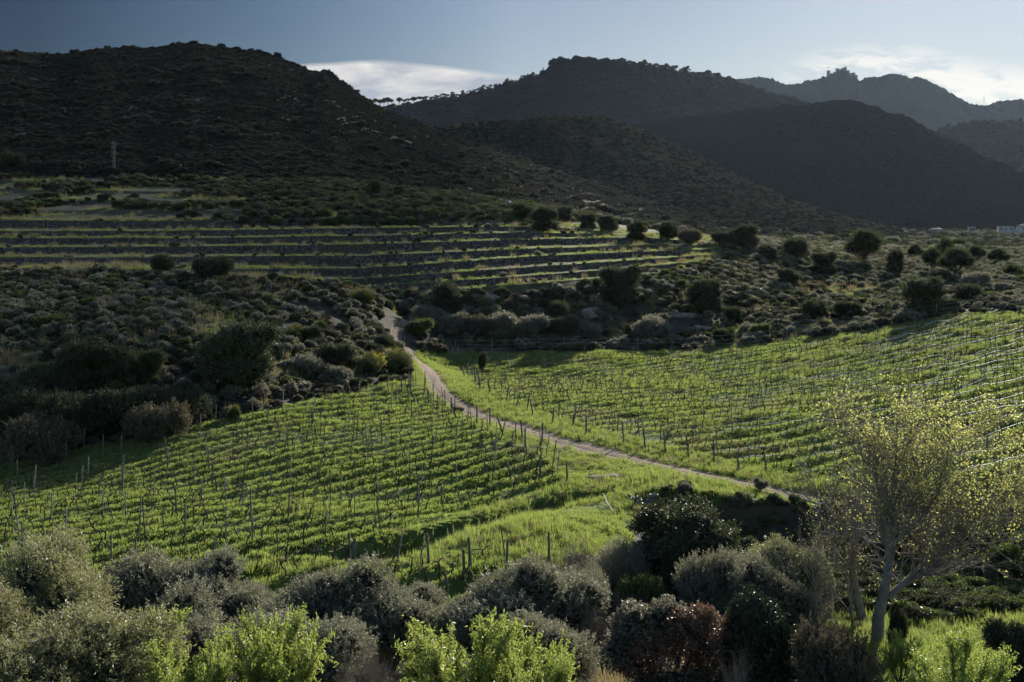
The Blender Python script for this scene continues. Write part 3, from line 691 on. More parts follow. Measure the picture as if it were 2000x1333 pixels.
def limbs(base, lobes, r0, split=0.35, sides=7, sub=3, lean=(0, 0)):
    """tapered trunk dividing into limbs that reach each lobe"""
    mb = MB(); base = np.array(base, float); lobes = np.asarray(lobes, float)
    top = lobes[:, :3].mean(0); H = lobes[:, 2].mean()
    fork = base + np.array([lean[0], lean[1], 0]) + np.array([(top[0] - base[0]) * 0.3, (top[1] - base[1]) * 0.3, H * split])
    mid = (base + fork) / 2 + rng.normal(size=3) * 0.05 * H * np.array([1, 1, 0])
    P = np.array([base - [0, 0, 0.4], base + (mid - base) * 0.3, mid, fork]); mb.tube(P, [r0 * 1.35, r0 * 1.1, r0 * 0.9, r0 * 0.8], sides)
    for l in lobes:
        c = l[:3]; m1 = fork + (c - fork) * 0.5 + rng.normal(size=3) * 0.06 * H + np.array([0, 0, -0.05 * H])
        mb.tube([fork - (fork - base) * 0.08, m1, c], [r0 * 0.6, r0 * 0.4, r0 * 0.15], 6)
        for _ in range(sub):
            e = c + unit(1)[0] * l[3:] * 0.75; e[2] = max(e[2], 0.2)
            mb.tube([m1 + (c - m1) * rng.random() * 0.6, (m1 + e) / 2 + rng.normal(size=3) * 0.05 * H, e], [r0 * 0.28, r0 * 0.18, r0 * 0.05], 4)
    return mb

def blobs(n, R, zc, rr, flat=1.0, spread=0.62, seed=None, zs=0.5):
    g = np.random.default_rng(seed); L = []
    L.append((0, 0, zc, R * rr * 1.15, R * rr * 1.15, R * rr * flat))
    for i in range(n - 1):
        a = i / (n - 1) * 2 * np.pi + g.random() * 0.8; q = spread * R * (0.75 + 0.35 * g.random())
        s = R * rr * (0.65 + 0.35 * g.random())
        L.append((q * math.cos(a), q * math.sin(a), zc + (g.random() - 0.55) * R * zs, s, s, s * flat))
    return L

PROTO = {}   # name -> (root-less parts [(partname, mesh, mat)], height, width)
def proto(key, parts, h, w): 
    out_ = []
    for pn, mb, mt in parts:
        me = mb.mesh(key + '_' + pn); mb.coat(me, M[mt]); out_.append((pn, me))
    PROTO[key] = (out_, h, w)

def measure(lobes):
    l = np.asarray(lobes); return (l[:, 2] + l[:, 5]).max() * 1.02, 2 * (np.hypot(l[:, 0], l[:, 1]) + l[:, 3]).max() * 0.92

def std(key, lobes, mt, twigs, per, tl, leaf, r0, bark='bark', **kw):
    sub = kw.pop('sub', 3); split = kw.pop('split', 0.35)
    h, w = measure(lobes)
    proto(key, [('trunk', limbs((0, 0, 0), lobes, r0, split, sub=sub), bark), ('crown', crown(lobes, twigs, per, tl, leaf, **kw), mt)], h, w)

for i in range(3):
    lb = blobs(7, 2.6, 3.3, 0.52, 0.95, seed=100 + i, zs=0.9) + blobs(4, 1.6, 1.9, 0.55, 0.9, seed=120 + i)
    std('olive%d' % i, lb, 'olive', 4200, 15, 0.36, (0.13, 0.036), 0.22, up=0.6, shell=0.55, core=0.6, lump=0.3)
for i in range(2):
    lb = blobs(6, 2.0, 4.6, 0.55, 1.25, seed=140 + i, zs=1.3) + blobs(5, 2.1, 2.4, 0.5, 1.1, seed=150 + i)
    std('feather%d' % i, lb, 'feather', 5200, 15, 0.50, (0.14, 0.030), 0.16, up=0.9, shell=0.5, core=0.6, lump=0.35, wild=0.25)
for i in range(2):
    lb = blobs(7, 2.6, 3.5, 0.50, 0.85, seed=160 + i, zs=0.6) + blobs(6, 2.5, 1.5, 0.46, 0.85, seed=165 + i, zs=0.3)
    std('oak%d' % i, lb, 'oak', 5600, 14, 0.30, (0.11, 0.06), 0.25, up=0.25, shell=0.55, core=0.7, lump=0.4)
lb = [(0, 0, 3.6, 1.3, 1.2, 1.3), (0.2, 0.1, 2.2, 1.6, 1.4, 1.6), (-0.5, 0.2, 1.2, 1.5, 1.3, 1.2), (0.8, 0, 3.0, 0.9, 0.9, 1.0), (-0.8, 0, 2.9, 0.8, 0.8, 0.9), (0.9, 0, 1.5, 1.2, 1.1, 1.3)]
std('ivy', lb, 'ivy', 4200, 12, 0.27, (0.10, 0.07), 0.2, up=0.1, shell=0.65, core=0.8, lump=0.25)
# dying oak: green, grey and rusty crowns on the same tree
h, w = 5.4, 4.6
l1 = [(-1.2, 0.3, 4.0, 0.9, 0.9, 0.8), (-1.7, 0.2, 2.9, 0.8, 0.8, 0.9), (0.1, 0.4, 4.2, 0.9, 0.8, 0.8), (0.3, -0.4, 1.6, 1.2, 1.0, 0.9), (-0.8, -0.4, 1.3, 0.9, 0.9, 0.7), (1.3, 0.0, 1.5, 0.8, 0.8, 0.8)]
l2 = [(1.4, 0, 4.0, 0.8, 0.8, 0.9), (1.5, -0.2, 3.0, 0.75, 0.75, 0.9), (-0.6, -0.5, 3.2, 0.8, 0.7, 0.7), (0.6, -0.3, 3.9, 0.8, 0.7, 0.9), (1.2, -0.2, 2.1, 0.7, 0.7, 0.6), (-1.1, -0.3, 2.3, 0.7, 0.7, 0.6)]
proto('dying', [('trunk', limbs((0, 0, 0), l1 + l2, 0.2, 0.3), 'bark'), ('crown', crown(l1, 2800, 13, 0.26, (0.10, 0.055), up=0.2, shell=0.55, core=0.7, lump=0.25), 'paleb'),
                ('dead_foliage', crown(l2, 2400, 12, 0.3, (0.10, 0.05), up=0.1, shell=0.4, core=0.3, lump=0.4), 'rust')], h, w)
for i in range(2):
    lb = blobs(9, 3.8, 5.0, 0.44, 0.85, seed=180 + i, zs=0.35, spread=0.62) + [(0, 0, 6.3, 2.6, 2.6, 1.7)]
    std('pine%d' % i, lb, 'pine', 5000, 14, 0.36, (0.20, 0.035), 0.28, up=0.5, shell=0.55, core=0.72, lump=0.2, split=0.42, sub=4)
lb = blobs(8, 2.5, 2.3, 0.5, 0.85, seed=190, zs=0.6)
std('lowpine', lb, 'pine', 3400, 14, 0.32, (0.17, 0.032), 0.2, up=0.4, shell=0.55, core=0.72, lump=0.25)
for key, mt, sd_ in (('bushpale', 'paleb', 200), ('bushgreen', 'greenb', 210), ('bushdark', 'darkb', 220), ('bushbrown', 'brownb', 230)):
    lb = blobs(6, 1.5, 1.15, 0.55, 0.85, seed=sd_, zs=0.5, spread=0.6)
    std(key, lb, mt, 2000, 14, 0.36, (0.12, 0.04), 0.07, up=0.7, shell=0.45, core=0.66, lump=0.35, sub=2, split=0.2)
# broom: fine upright green switches, some in blossom
def broom(n, H, R, flowers, mt, key):
    mb = MB(); fl = MB()
    a = rng.random(n) * 2 * np.pi; s = rng.random(n) ** 0.6; tip = np.stack([np.cos(a) * s * R, np.sin(a) * s * R, H * (1 - 0.35 * s ** 2) * (0.75 + 0.25 * rng.random(n))], 1)
    b = tip * np.array([0.25, 0.25, 0.05])
    d = tip - b; per = 16; u = 0.3 + 0.7 * rng.random((n, per)); c = b[:, None] + d[:, None] * u[..., None] + np.stack([np.zeros_like(u), np.zeros_like(u), -0.15 * H * (u - u ** 2)], -1)
    ax = np.repeat(d[:, None], per, 1) / np.linalg.norm(d, axis=1)[:, None, None] + rng.normal(size=(n, per, 3)) * 0.3
    mb.leaves(c.reshape(-1, 3), ax.reshape(-1, 3), 0.17, 0.018)
    st = MB()
    for i in range(26):
        k = rng.integers(n); st.tube([[0, 0, -0.1], b[k] + d[k] * 0.4 + rng.normal(size=3) * 0.05, tip[k] * 0.95], [0.03, 0.016, 0.004], 4)
    parts = [('stem', st, 'twig'), ('foliage', mb, mt)]
    if flowers:
        cl = tip[rng.choice(n, 14)]; k = (cl[:, None] + rng.normal(size=(14, flowers // 14, 3)) * 0.14 - [0, 0, 0.08]).reshape(-1, 3)
        fl.leaves(k, rng.normal(size=k.shape), 0.06, 0.05); parts.append(('blossom', fl, 'yellow'))
    proto(key, parts, H, 2 * R)
broom(1300, 2.6, 1.7, 560, 'broomleaf', 'broom'); broom(1500, 3.2, 1.5, 0, 'paleb', 'tamarisk')

# almonds: open crowns of upright shoots clothed in long hanging leaves
def almond(key, H, R, nsh, seed):
    g = np.random.default_rng(seed); tr = MB(); lf = MB()
    forkz = H * 0.25
    tr.tube([[0, 0, -0.4], [0.03, 0.02, forkz * 0.5], [0, 0, forkz]], [0.17, 0.13, 0.12], 8)
    C = []; DD = []
    nl = 9
    for i in range(nl):
        a = i / nl * 2 * np.pi + g.random() * 0.5; s = (0.45 + 0.5 * g.random()) if i else 0.1
        tip = np.array([math.cos(a) * s * R, math.sin(a) * s * R, H * (0.62 + 0.28 * g.random())])
        m1 = np.array([tip[0] * 0.45, tip[1] * 0.45, forkz + (tip[2] - forkz) * 0.35])
        P = np.array([[0, 0, forkz * 0.95], m1, tip]); tr.tube(P, [0.085, 0.055, 0.02], 6)
        for j in range(nsh):
            u = 0.35 + 0.65 * g.random(); b = (m1 + (tip - m1) * (u - 0.35) / 0.65)
            dr = np.array([math.cos(a) * 0.5, math.sin(a) * 0.5, 0.9]) + g.normal(size=3) * 0.55; dr /= np.linalg.norm(dr)
            L = 0.55 + 0.75 * g.random(); e = b + dr * L
            e[2] = min(e[2], H)
            tr.tube([b, (b + e) / 2 + g.normal(size=3) * 0.03, e], [0.014, 0.009, 0.004], 3)
            m = int(40 * L + 10); t = 0.1 + 0.95 * g.random(m)
            C.append(b + (e - b) * t[:, None] + g.normal(size=(m, 3)) * 0.055); DD.append(np.repeat(dr[None], m, 0) * 0.35 + g.normal(size=(m, 3)) * 0.55 - [0, 0, 0.25])
    C = np.vstack(C); DD = np.vstack(DD)
    lf.leaves(C, DD, 0.14 * (0.7 + 0.6 * g.random(len(C))), 0.046)
    proto(key, [('trunk', tr, 'bark'), ('foliage', lf, 'almond')], H, 2 * R * 1.05)
almond('almond0', 4.6, 2.5, 50, 1); almond('almond1', 4.2, 2.2, 38, 2)

# bare branching trees
def grow(mb, tips, p, d, L, r, lvl, g, spread=0.5, up=0.15, kids=3, minr=0.003, wob=0.10, seg=3):
    n = seg + 1; P = [p]; dd = d.copy()
    for i in range(seg):
        dd = dd + g.normal(size=3) * wob + np.array([0, 0, up * 0.3]); dd /= np.linalg.norm(dd); P.append(P[-1] + dd * L / seg)
    P = np.array(P); re = r * 0.55
    mb.tube(P, np.linspace(r, re, n), 7 if lvl > 4 else (5 if lvl > 2 else 3), cap=False)
    tips.extend([(P[i], dd) for i in range(1, n)] if lvl <= 1 else [])
    if lvl == 0: return
    for k in range(kids):
        f = 0.35 + 0.65 * (k + g.random()) / kids; f = min(f, 1.0)
        i = f * (n - 1); i0 = min(int(i), n - 2); b = P[i0] + (P[i0 + 1] - P[i0]) * (i - i0)
        nd = dd + g.normal(size=3) * spread + np.array([0, 0, up]); nd /= np.linalg.norm(nd)
        grow(mb, tips, b, nd, L * (0.62 + 0.2 * g.random()), max(minr, r * (0.42 + 0.15 * g.random())), lvl - 1, g, spread, up, kids, minr, wob, seg)
    nd = dd + g.normal(size=3) * 0.15; nd /= np.linalg.norm(nd)
    grow(mb, tips, P[-1], nd, L * 0.75, re, lvl - 1, g, spread, up, kids, minr, wob, seg)

def bare(key, H, lvl, kids, seed, stems=1, r=0.1, leaves=0, mt='bud', bark='palebark', spread=0.5, up=0.15, leafsz=0.06):
    g = np.random.default_rng(seed); mb = MB(); tips = []
    for i in range(stems):
        d = np.array([g.normal() * 0.25, g.normal() * 0.25, 1.0]) if stems > 1 else np.array([0.05, 0, 1.0]); d /= np.linalg.norm(d)
        grow(mb, tips, np.array([g.normal() * 0.05, g.normal() * 0.05, -0.3]), d, H * 0.40, r, lvl, g, spread, up, kids)
    parts = [('branches', mb, bark)]
    if leaves:
        T = np.array([t[0] for t in tips]); k = rng.choice(len(T), leaves); lf = MB(); c = T[k] + rng.normal(size=(leaves, 3)) * 0.07
        lf.leaves(c, rng.normal(size=(leaves, 3)), leafsz, leafsz * 0.8); parts.append(('leaves', lf, mt))
    allv = np.vstack(mb.v); proto(key, parts, allv[:, 2].max(), 2 * np.percentile(np.hypot(allv[:, 0], allv[:, 1]), 97))
bare('bare0', 6, 5, 3, 7, r=0.12, leaves=500, leafsz=0.05)
bare('bare1', 3, 4, 4, 8, stems=4, r=0.04, bark='twig', spread=0.6)
bare('bare2', 2.6, 4, 3, 9, stems=6, r=0.03, bark='twig', spread=0.45, leaves=260, mt='brownb')

def plant(key, name, px, D, top, wpx, label, cat, group=None, rz=None, partnames=None, sink=0.0, minh=0.4):
    parts, h, w = PROTO[key]; D0 = D
    while D > D0 * 0.90 and (-(top - HY) / F * D - at(px, D).z) < 0.85 * h / w * wpx / F * D: D *= 0.993
    p = at(px, D); topz = -(top - HY) / F * D; H = max(minh, topz - p.z + sink); Wm = wpx / F * D
    e = empty(name, (p.x, p.y, p.z - sink), rng.random() * 6.28 if rz is None else rz)
    e.scale = (Wm / w, Wm / w, H / h)
    for pn, me in parts:
        o = bpy.data.objects.new(pn, me); ROOT.objects.link(o); o.parent = e
    tag(e, label, cat, group)
    return e

# ---- foreground trees
FG = [
 ('feather0', 'wild_olive_tree', 80, 53, 1050, 235, 'tall feathery grey green tree at the left edge of the photo', 'tree'),
 ('feather1', 'wild_olive_tree', -25, 50, 1130, 210, 'feathery green tree cut off by the left frame edge', 'tree'),
 ('feather1', 'wild_olive_tree', 165, 46, 1185, 290, 'broad feathery tree at the bottom left, left of the bright almond tree', 'tree'),
 ('feather0', 'wild_olive_tree', 20, 43, 1250, 260, 'feathery shrub like tree in the bottom left corner', 'tree'),
 ('olive0', 'olive_tree', 195, 61, 1128, 130, 'small silvery olive tree just right of the tall feathery tree', 'tree'),
 ('olive1', 'olive_tree', 300, 60, 1100, 190, 'silvery olive tree behind the bright almond tree at bottom left', 'tree'),
 ('olive2', 'olive_tree', 400, 59, 1092, 150, 'tall dark olive tree between the two bright almond trees at left', 'tree'),
 ('olive0', 'olive_tree', 375, 52, 1165, 210, 'shaded olive tree low behind the leftmost almond tree', 'tree'),
 ('olive1', 'olive_tree', 490, 59, 1150, 140, 'grey olive tree with a low crown behind the second almond tree', 'tree'),
 ('olive2', 'olive_tree', 580, 59, 1128, 180, 'silvery olive tree whose crown overlaps the nearest vine rows at left', 'tree'),
 ('olive0', 'olive_tree', 665, 58, 1112, 190, 'large shimmering olive tree in the bottom centre left', 'tree'),
 ('olive1', 'olive_tree', 765, 58, 1168, 170, 'silvery olive tree left of the largest bright almond tree', 'tree'),
 ('olive2', 'olive_tree', 810, 62, 1140, 110, 'small sparse olive tree by the lowest vineyard posts', 'tree'),
 ('olive1', 'olive_tree', 600, 52, 1215, 230, 'shaded olive tree low behind the dead bare shrub', 'tree'),
 ('olive2', 'olive_tree', 985, 60, 1112, 190, 'dense olive tree standing right behind the largest almond tree', 'tree'),
 ('olive0', 'olive_tree', 1090, 58, 1102, 170, 'tall olive tree right of centre beside the dark ravine', 'tree'),
 ('olive1', 'olive_tree', 930, 55, 1170, 180, 'low olive tree directly behind the top of the largest almond', 'tree'),
 ('olive2', 'olive_tree', 1065, 53, 1195, 170, 'low rounded olive tree left of the dark ravine gap', 'tree'),
 ('almond0', 'almond_tree', 285, 43, 1198, 250, 'bright yellow green almond tree at the bottom left', 'tree'),
 ('almond1', 'almond_tree', 375, 40, 1262, 220, 'low bright almond tree to the right of the leftmost almond', 'tree'),
 ('almond1', 'almond_tree', 530, 42, 1208, 230, 'bright open almond tree with spread branches, second group from left', 'tree'),
 ('almond0', 'almond_tree', 930, 40, 1200, 360, 'largest bright green almond tree at the bottom centre', 'tree'),
 ('almond1', 'almond_tree', 1050, 38, 1262, 200, 'low bright almond tree at the right foot of the largest almond', 'tree'),
 ('almond0', 'almond_tree', 1865, 44, 1246, 250, 'bright green almond tree in the bottom right corner', 'tree'),
 ('almond1', 'almond_tree', 1760, 52, 1240, 90, 'small bright green sapling left of the bottom right almond', 'tree'),
 ('bare2', 'leafless_shrub', 1125, 62, 1035, 110, 'thin grey upright shrub above the ravine right of the olives', 'shrub'),
 ('tamarisk', 'tamarisk_tree', 1215, 66, 1042, 130, 'wispy pale tamarisk like tree left of the dark evergreen oak', 'tree'),
 ('tamarisk', 'tamarisk_tree', 1150, 61, 1085, 90, 'lower wispy grey bush under the thin upright shrub', 'shrub'),
 ('oak0', 'evergreen_oak', 1345, 74, 986, 240, 'big dark round evergreen oak below the bank of the track', 'tree'),
 ('oak1', 'evergreen_oak', 1430, 73, 1040, 110, 'smaller dark evergreen oak at the right side of the big one', 'tree'),
 ('bushdark', 'evergreen_shrub', 1325, 65, 1083, 60, 'dark bluish shrub in front of the big evergreen oak', 'shrub'),
 ('bushgreen', 'evergreen_shrub', 1255, 62, 1120, 110, 'dull green shrub under the left side of the big oak', 'shrub'),
 ('olive1', 'olive_tree', 1385, 62, 1085, 130, 'grey green olive tree just below the big evergreen oak', 'tree'),
 ('olive0', 'olive_tree', 1470, 61, 1082, 150, 'glinting olive tree right of the rusty dying oak', 'tree'),
 ('olive2', 'olive_tree', 1540, 60, 1125, 120, 'olive tree with sunlit right side left of the bare poplars', 'tree'),
 ('dying', 'dying_oak', 1305, 50, 1158, 235, 'half dead oak with rusty brown foliage at the bottom right of centre', 'tree'),
 ('ivy', 'ivy_clad_tree', 1475, 50, 1150, 170, 'dark ivy clad tree right of the rusty dying oak', 'tree'),
 ('feather1', 'willow_tree', 1520, 70, 1050, 150, 'pale willow with yellowish catkins above the olive trees', 'tree'),
 ('bushpale', 'grey_shrub', 1600, 68, 1070, 60, 'small upright silver green shrub left of the poplar trunks', 'shrub'),
 ('bare1', 'leafless_shrub', 718, 46, 1225, 130, 'dead bare grey shrub in front of the olives at the bottom', 'shrub'),
 ('bare1', 'leafless_shrub', 1440, 45, 1245, 110, 'dead bare branches in front of the dark ivy clad tree', 'shrub'),
 ('bare2', 'leafless_shrub', 1170, 56, 1170, 110, 'tangle of brown twigs in the shaded ravine', 'shrub'),
 ('bare2', 'leafless_shrub', 1230, 60, 1150, 110, 'brown bramble tangle in the ravine under the oak', 'shrub'),
 ('bushdark', 'dark_shrub', 1185, 59, 1215, 120, 'dark shrub filling the shaded ravine between olive and dying oak', 'shrub'),
 ('bare0', 'leafless_tree', 1600, 60, 1000, 190, 'bare grey tree with a few buds left of the poplars', 'tree'),
 ('bare0', 'leafless_tree', 1665, 66, 960, 200, 'slender bare tree between the leftmost bare tree and the poplar', 'tree'),
 ('bushbrown', 'brown_shrub', 1640, 48, 1225, 190, 'brownish twiggy bush at the bottom below the poplar', 'shrub'),
 ('bushbrown', 'brown_shrub', 1560, 52, 1230, 100, 'low brownish bush right of the ivy clad tree', 'shrub'),
 ('bushdark', 'dark_shrub', 1752, 60, 1195, 42, 'small round dark shrub right beside the poplar trunk', 'shrub'),
 ('oak1', 'evergreen_oak', 1985, 52, 1205, 130, 'dark bushy oak cut off by the right edge at the bottom', 'tree'),
 ('bushgreen', 'green_shrub', 1965, 77, 1060, 80, 'upright green shrub at the right edge under the poplar crown', 'shrub'),
 ('bushgreen', 'green_shrub', 2010, 78, 1040, 90, 'green shrub cut by the right edge beside the shaded bank', 'shrub'),
 ('bushpale', 'grey_shrub', 1935, 77, 1082, 28, 'tiny pale grey shrub on the shaded slope at right', 'shrub'),
 ('bushpale', 'grey_shrub', 1945, 65, 1212, 26, 'tiny pale grey shrub above the bottom right almond tree', 'shrub'),
 ('bare2', 'leafless_shrub', 1668, 86, 912, 70, 'purplish twiggy thicket beside the track behind the poplar', 'shrub'),
 ('bushdark', 'dark_shrub', 1700, 83, 1010, 140, 'dark thicket against the bank left behind the poplar', 'shrub'),
 ('bushdark', 'dark_shrub', 1800, 83, 1010, 150, 'dark thicket against the bank behind the poplar fork', 'shrub'),
 ('bushdark', 'dark_shrub', 1890, 83, 1020, 120, 'dark thicket under the right half of the poplar crown', 'shrub'),
 ('bushdark', 'dark_shrub', 1960, 84, 1015, 110, 'dark thicket at the right edge under the poplar crown', 'shrub'),
 ('olive0', 'olive_sapling', 1487, 93, 932, 26, 'little grey olive sapling on the near verge of the track', 'tree'),
 ('bushpale', 'grey_shrub', 660, 84, 1007, 22, 'small pale tussock beside the last short vine row', 'shrub'),
 ('bushgreen', 'green_shrub', 896, 130, 795, 22, 'little green shrub by the posts on the near side of the track', 'shrub'),
 ('bushdark', 'dark_shrub', 942, 176, 689, 16, 'tiny dark shrub inside the top left corner of the right vineyard', 'shrub'),
]
for r in FG:
    plant(r[0], r[1], r[2], r[3], r[4] - (12 if r[0].startswith('olive') and r[3] < 63 else 0), r[5] * (1.18 if r[0].startswith(('olive', 'feather')) else 0.9 if r[0].startswith('almond') else 1.0), r[6], r[7], rz=0.0 if r[0] in ('dying', 'ivy') else None)

# ---- the big poplar with young yellow leaves
def poplar():
    g = np.random.default_rng(33); D0 = 62.0; b = at(1715, D0)
    def s(px, py, dd=0.0): return np.array([wx(px, D0 + dd), D0 + dd, -(py - HY) / F * (D0 + dd)]) - np.array(b)
    stems = [([(1713, 1262, 0), (1716, 1205, 0), (1728, 1150, 0), (1738, 1100, 0)], [0.36, 0.30, 0.25, 0.20]),
             ([(1738, 1100, 0), (1734, 1070, 0), (1720, 1035, 0.3), (1722, 990, 0.5), (1712, 940, 0.8)], [0.19, 0.16, 0.14, 0.11, 0.07]),
             ([(1738, 1105, 0), (1748, 1060, -0.3), (1790, 1020, -0.6), (1820, 985, -1)], [0.15, 0.13, 0.09, 0.05]),
             ([(1734, 1168, 0), (1765, 1140, 0), (1800, 1108, 0.4), (1835, 1075, 0.8), (1850, 1045, 1.0)], [0.19, 0.16, 0.15, 0.13, 0.11]),
             ([(1850, 1045, 1.0), (1890, 1010, 1.4), (1930, 985, 1.6), (1990, 965, 1.8)], [0.10, 0.08, 0.06, 0.03]),
             ([(1835, 1075, 0.8), (1880, 1060, 0.4), (1930, 1062, 0), (1985, 1050, 0)], [0.07, 0.05, 0.04, 0.02]),
             ([(1720, 1040, 0.3), (1740, 985, 0), (1745, 930, -0.5), (1752, 880, -0.8)], [0.10, 0.08, 0.06, 0.03]),
             ([(1722, 990, 0.5), (1780, 950, 1), (1840, 905, 1.4), (1890, 880, 1.8)], [0.08, 0.06, 0.045, 0.02]),
             ([(1712, 940, 0.8), (1690, 900, 1.0), (1665, 870, 1.2)], [0.07, 0.05, 0.02])]
    mb = MB(); tips = []
    for P, R in stems:
        Q = np.array([s(*p) for p in P]); R = [k * 0.86 for k in R]; mb.tube(Q, R, 9)
        thick = R[0] > 0.25
        if thick: continue
        for i in range(len(Q) - 1):
            m = 7
            for k in range(m):
                f = (k + g.random()) / m; p = Q[i] + (Q[i + 1] - Q[i]) * f; r = R[i] + (R[i + 1] - R[i]) * f
                if i == 0 and f < 0.4 and R[0] > 0.12: continue
                d = (Q[i + 1] - Q[i]); d /= np.linalg.norm(d); nd = d * 0.55 + g.normal(size=3) * 0.55 + np.array([0.15, 0, 0.35]); nd /= np.linalg.norm(nd)
                grow(mb, tips, p, nd, 0.9 + 0.85 * g.random(), min(r * 0.45, 0.045), 3, g, 0.42, 0.16, 3, 0.0045)
        d = Q[-1] - Q[-2]; d /= np.linalg.norm(d)
        for k in range(3):
            nd = d + g.normal(size=3) * 0.35; nd /= np.linalg.norm(nd); grow(mb, tips, Q[-1], nd, 1.1, R[-1] * 0.8, 3, g, 0.4, 0.15, 3, 0.0045)
    T = np.array([t[0] for t in tips])
    # leaves are out mostly in the upper and outer crown
    pr = np.clip((T[:, 2] - 3.2) / 4.5, 0.02, 1) * np.clip(0.6 + (T[:, 0] + 1) * 0.1, 0.3, 1.3); pr /= pr.sum()
    k = rng.choice(len(T), 12500, p=pr); lf = MB(); c = T[k] + rng.normal(size=(len(k), 3)) * 0.06
    lf.leaves(c, rng.normal(size=c.shape), 0.085 + 0.05 * rng.random(len(c)), 0.075)
    e = empty('poplar_tree', b); me = mb.mesh('poplar_branches'); o = link('branches', me, M['palebark'], e)
    o2 = link('leaves', lf.mesh('poplar_leaves'), M['bud'], e)
    tag(e, 'large forked poplar with pale trunk and young yellow leaves at lower right', 'tree')
    # companion stem behind it
    g2 = np.random.default_rng(44); D1 = 67.0; b2 = at(1688, D1)
    def s2(px, py, dd=0.0): return np.array([wx(px, D1 + dd), D1 + dd, -(py - HY) / F * (D1 + dd)]) - np.array(b2)
    mb = MB(); tips = []
    for P, R in [([(1688, 1225, 0), (1672, 1160, 0), (1664, 1110, 0), (1668, 1060, 0), (1700, 1020, 0)], [0.24, 0.20, 0.17, 0.15, 0.10]), ([(1668, 1062, 0), (1640, 1020, 0.4), (1610, 985, 0.8)], [0.09, 0.06, 0.03])]:
        Q = np.array([s2(*p) for p in P]); mb.tube(Q, R, 8)
        for i in range(1, len(Q) - 1 if len(Q) > 3 else len(Q) - 1):
            for k in range(5):
                f = g2.random(); p = Q[i] + (Q[i + 1] - Q[i]) * f; nd = g2.normal(size=3) * 0.6 + np.array([-0.1, 0, 0.5]); nd /= np.linalg.norm(nd)
                grow(mb, tips, p, nd, 0.9 + 0.6 * g2.random(), 0.035, 3, g2, 0.45, 0.1, 3, 0.0045)
        for k in range(3):
            nd = g2.normal(size=3) * 0.4 + np.array([0, 0, 0.8]); nd /= np.linalg.norm(nd); grow(mb, tips, Q[-1], nd, 1.2, 0.05, 3, g2, 0.4, 0.15, 3, 0.0045)
    T = np.array([t[0] for t in tips]); k = rng.choice(len(T), 1500); lf = MB(); c = T[k] + rng.normal(size=(len(k), 3)) * 0.06
    lf.leaves(c, rng.normal(size=c.shape), 0.06, 0.045)
    e = empty('poplar_tree', b2); link('branches', mb.mesh('poplar_branches_b'), M['palebark'], e); link('leaves', lf.mesh('poplar_leaves_b'), M['bud'], e)
    tag(e, 'smaller poplar with curved pale trunk just left behind the large poplar', 'tree')
poplar()

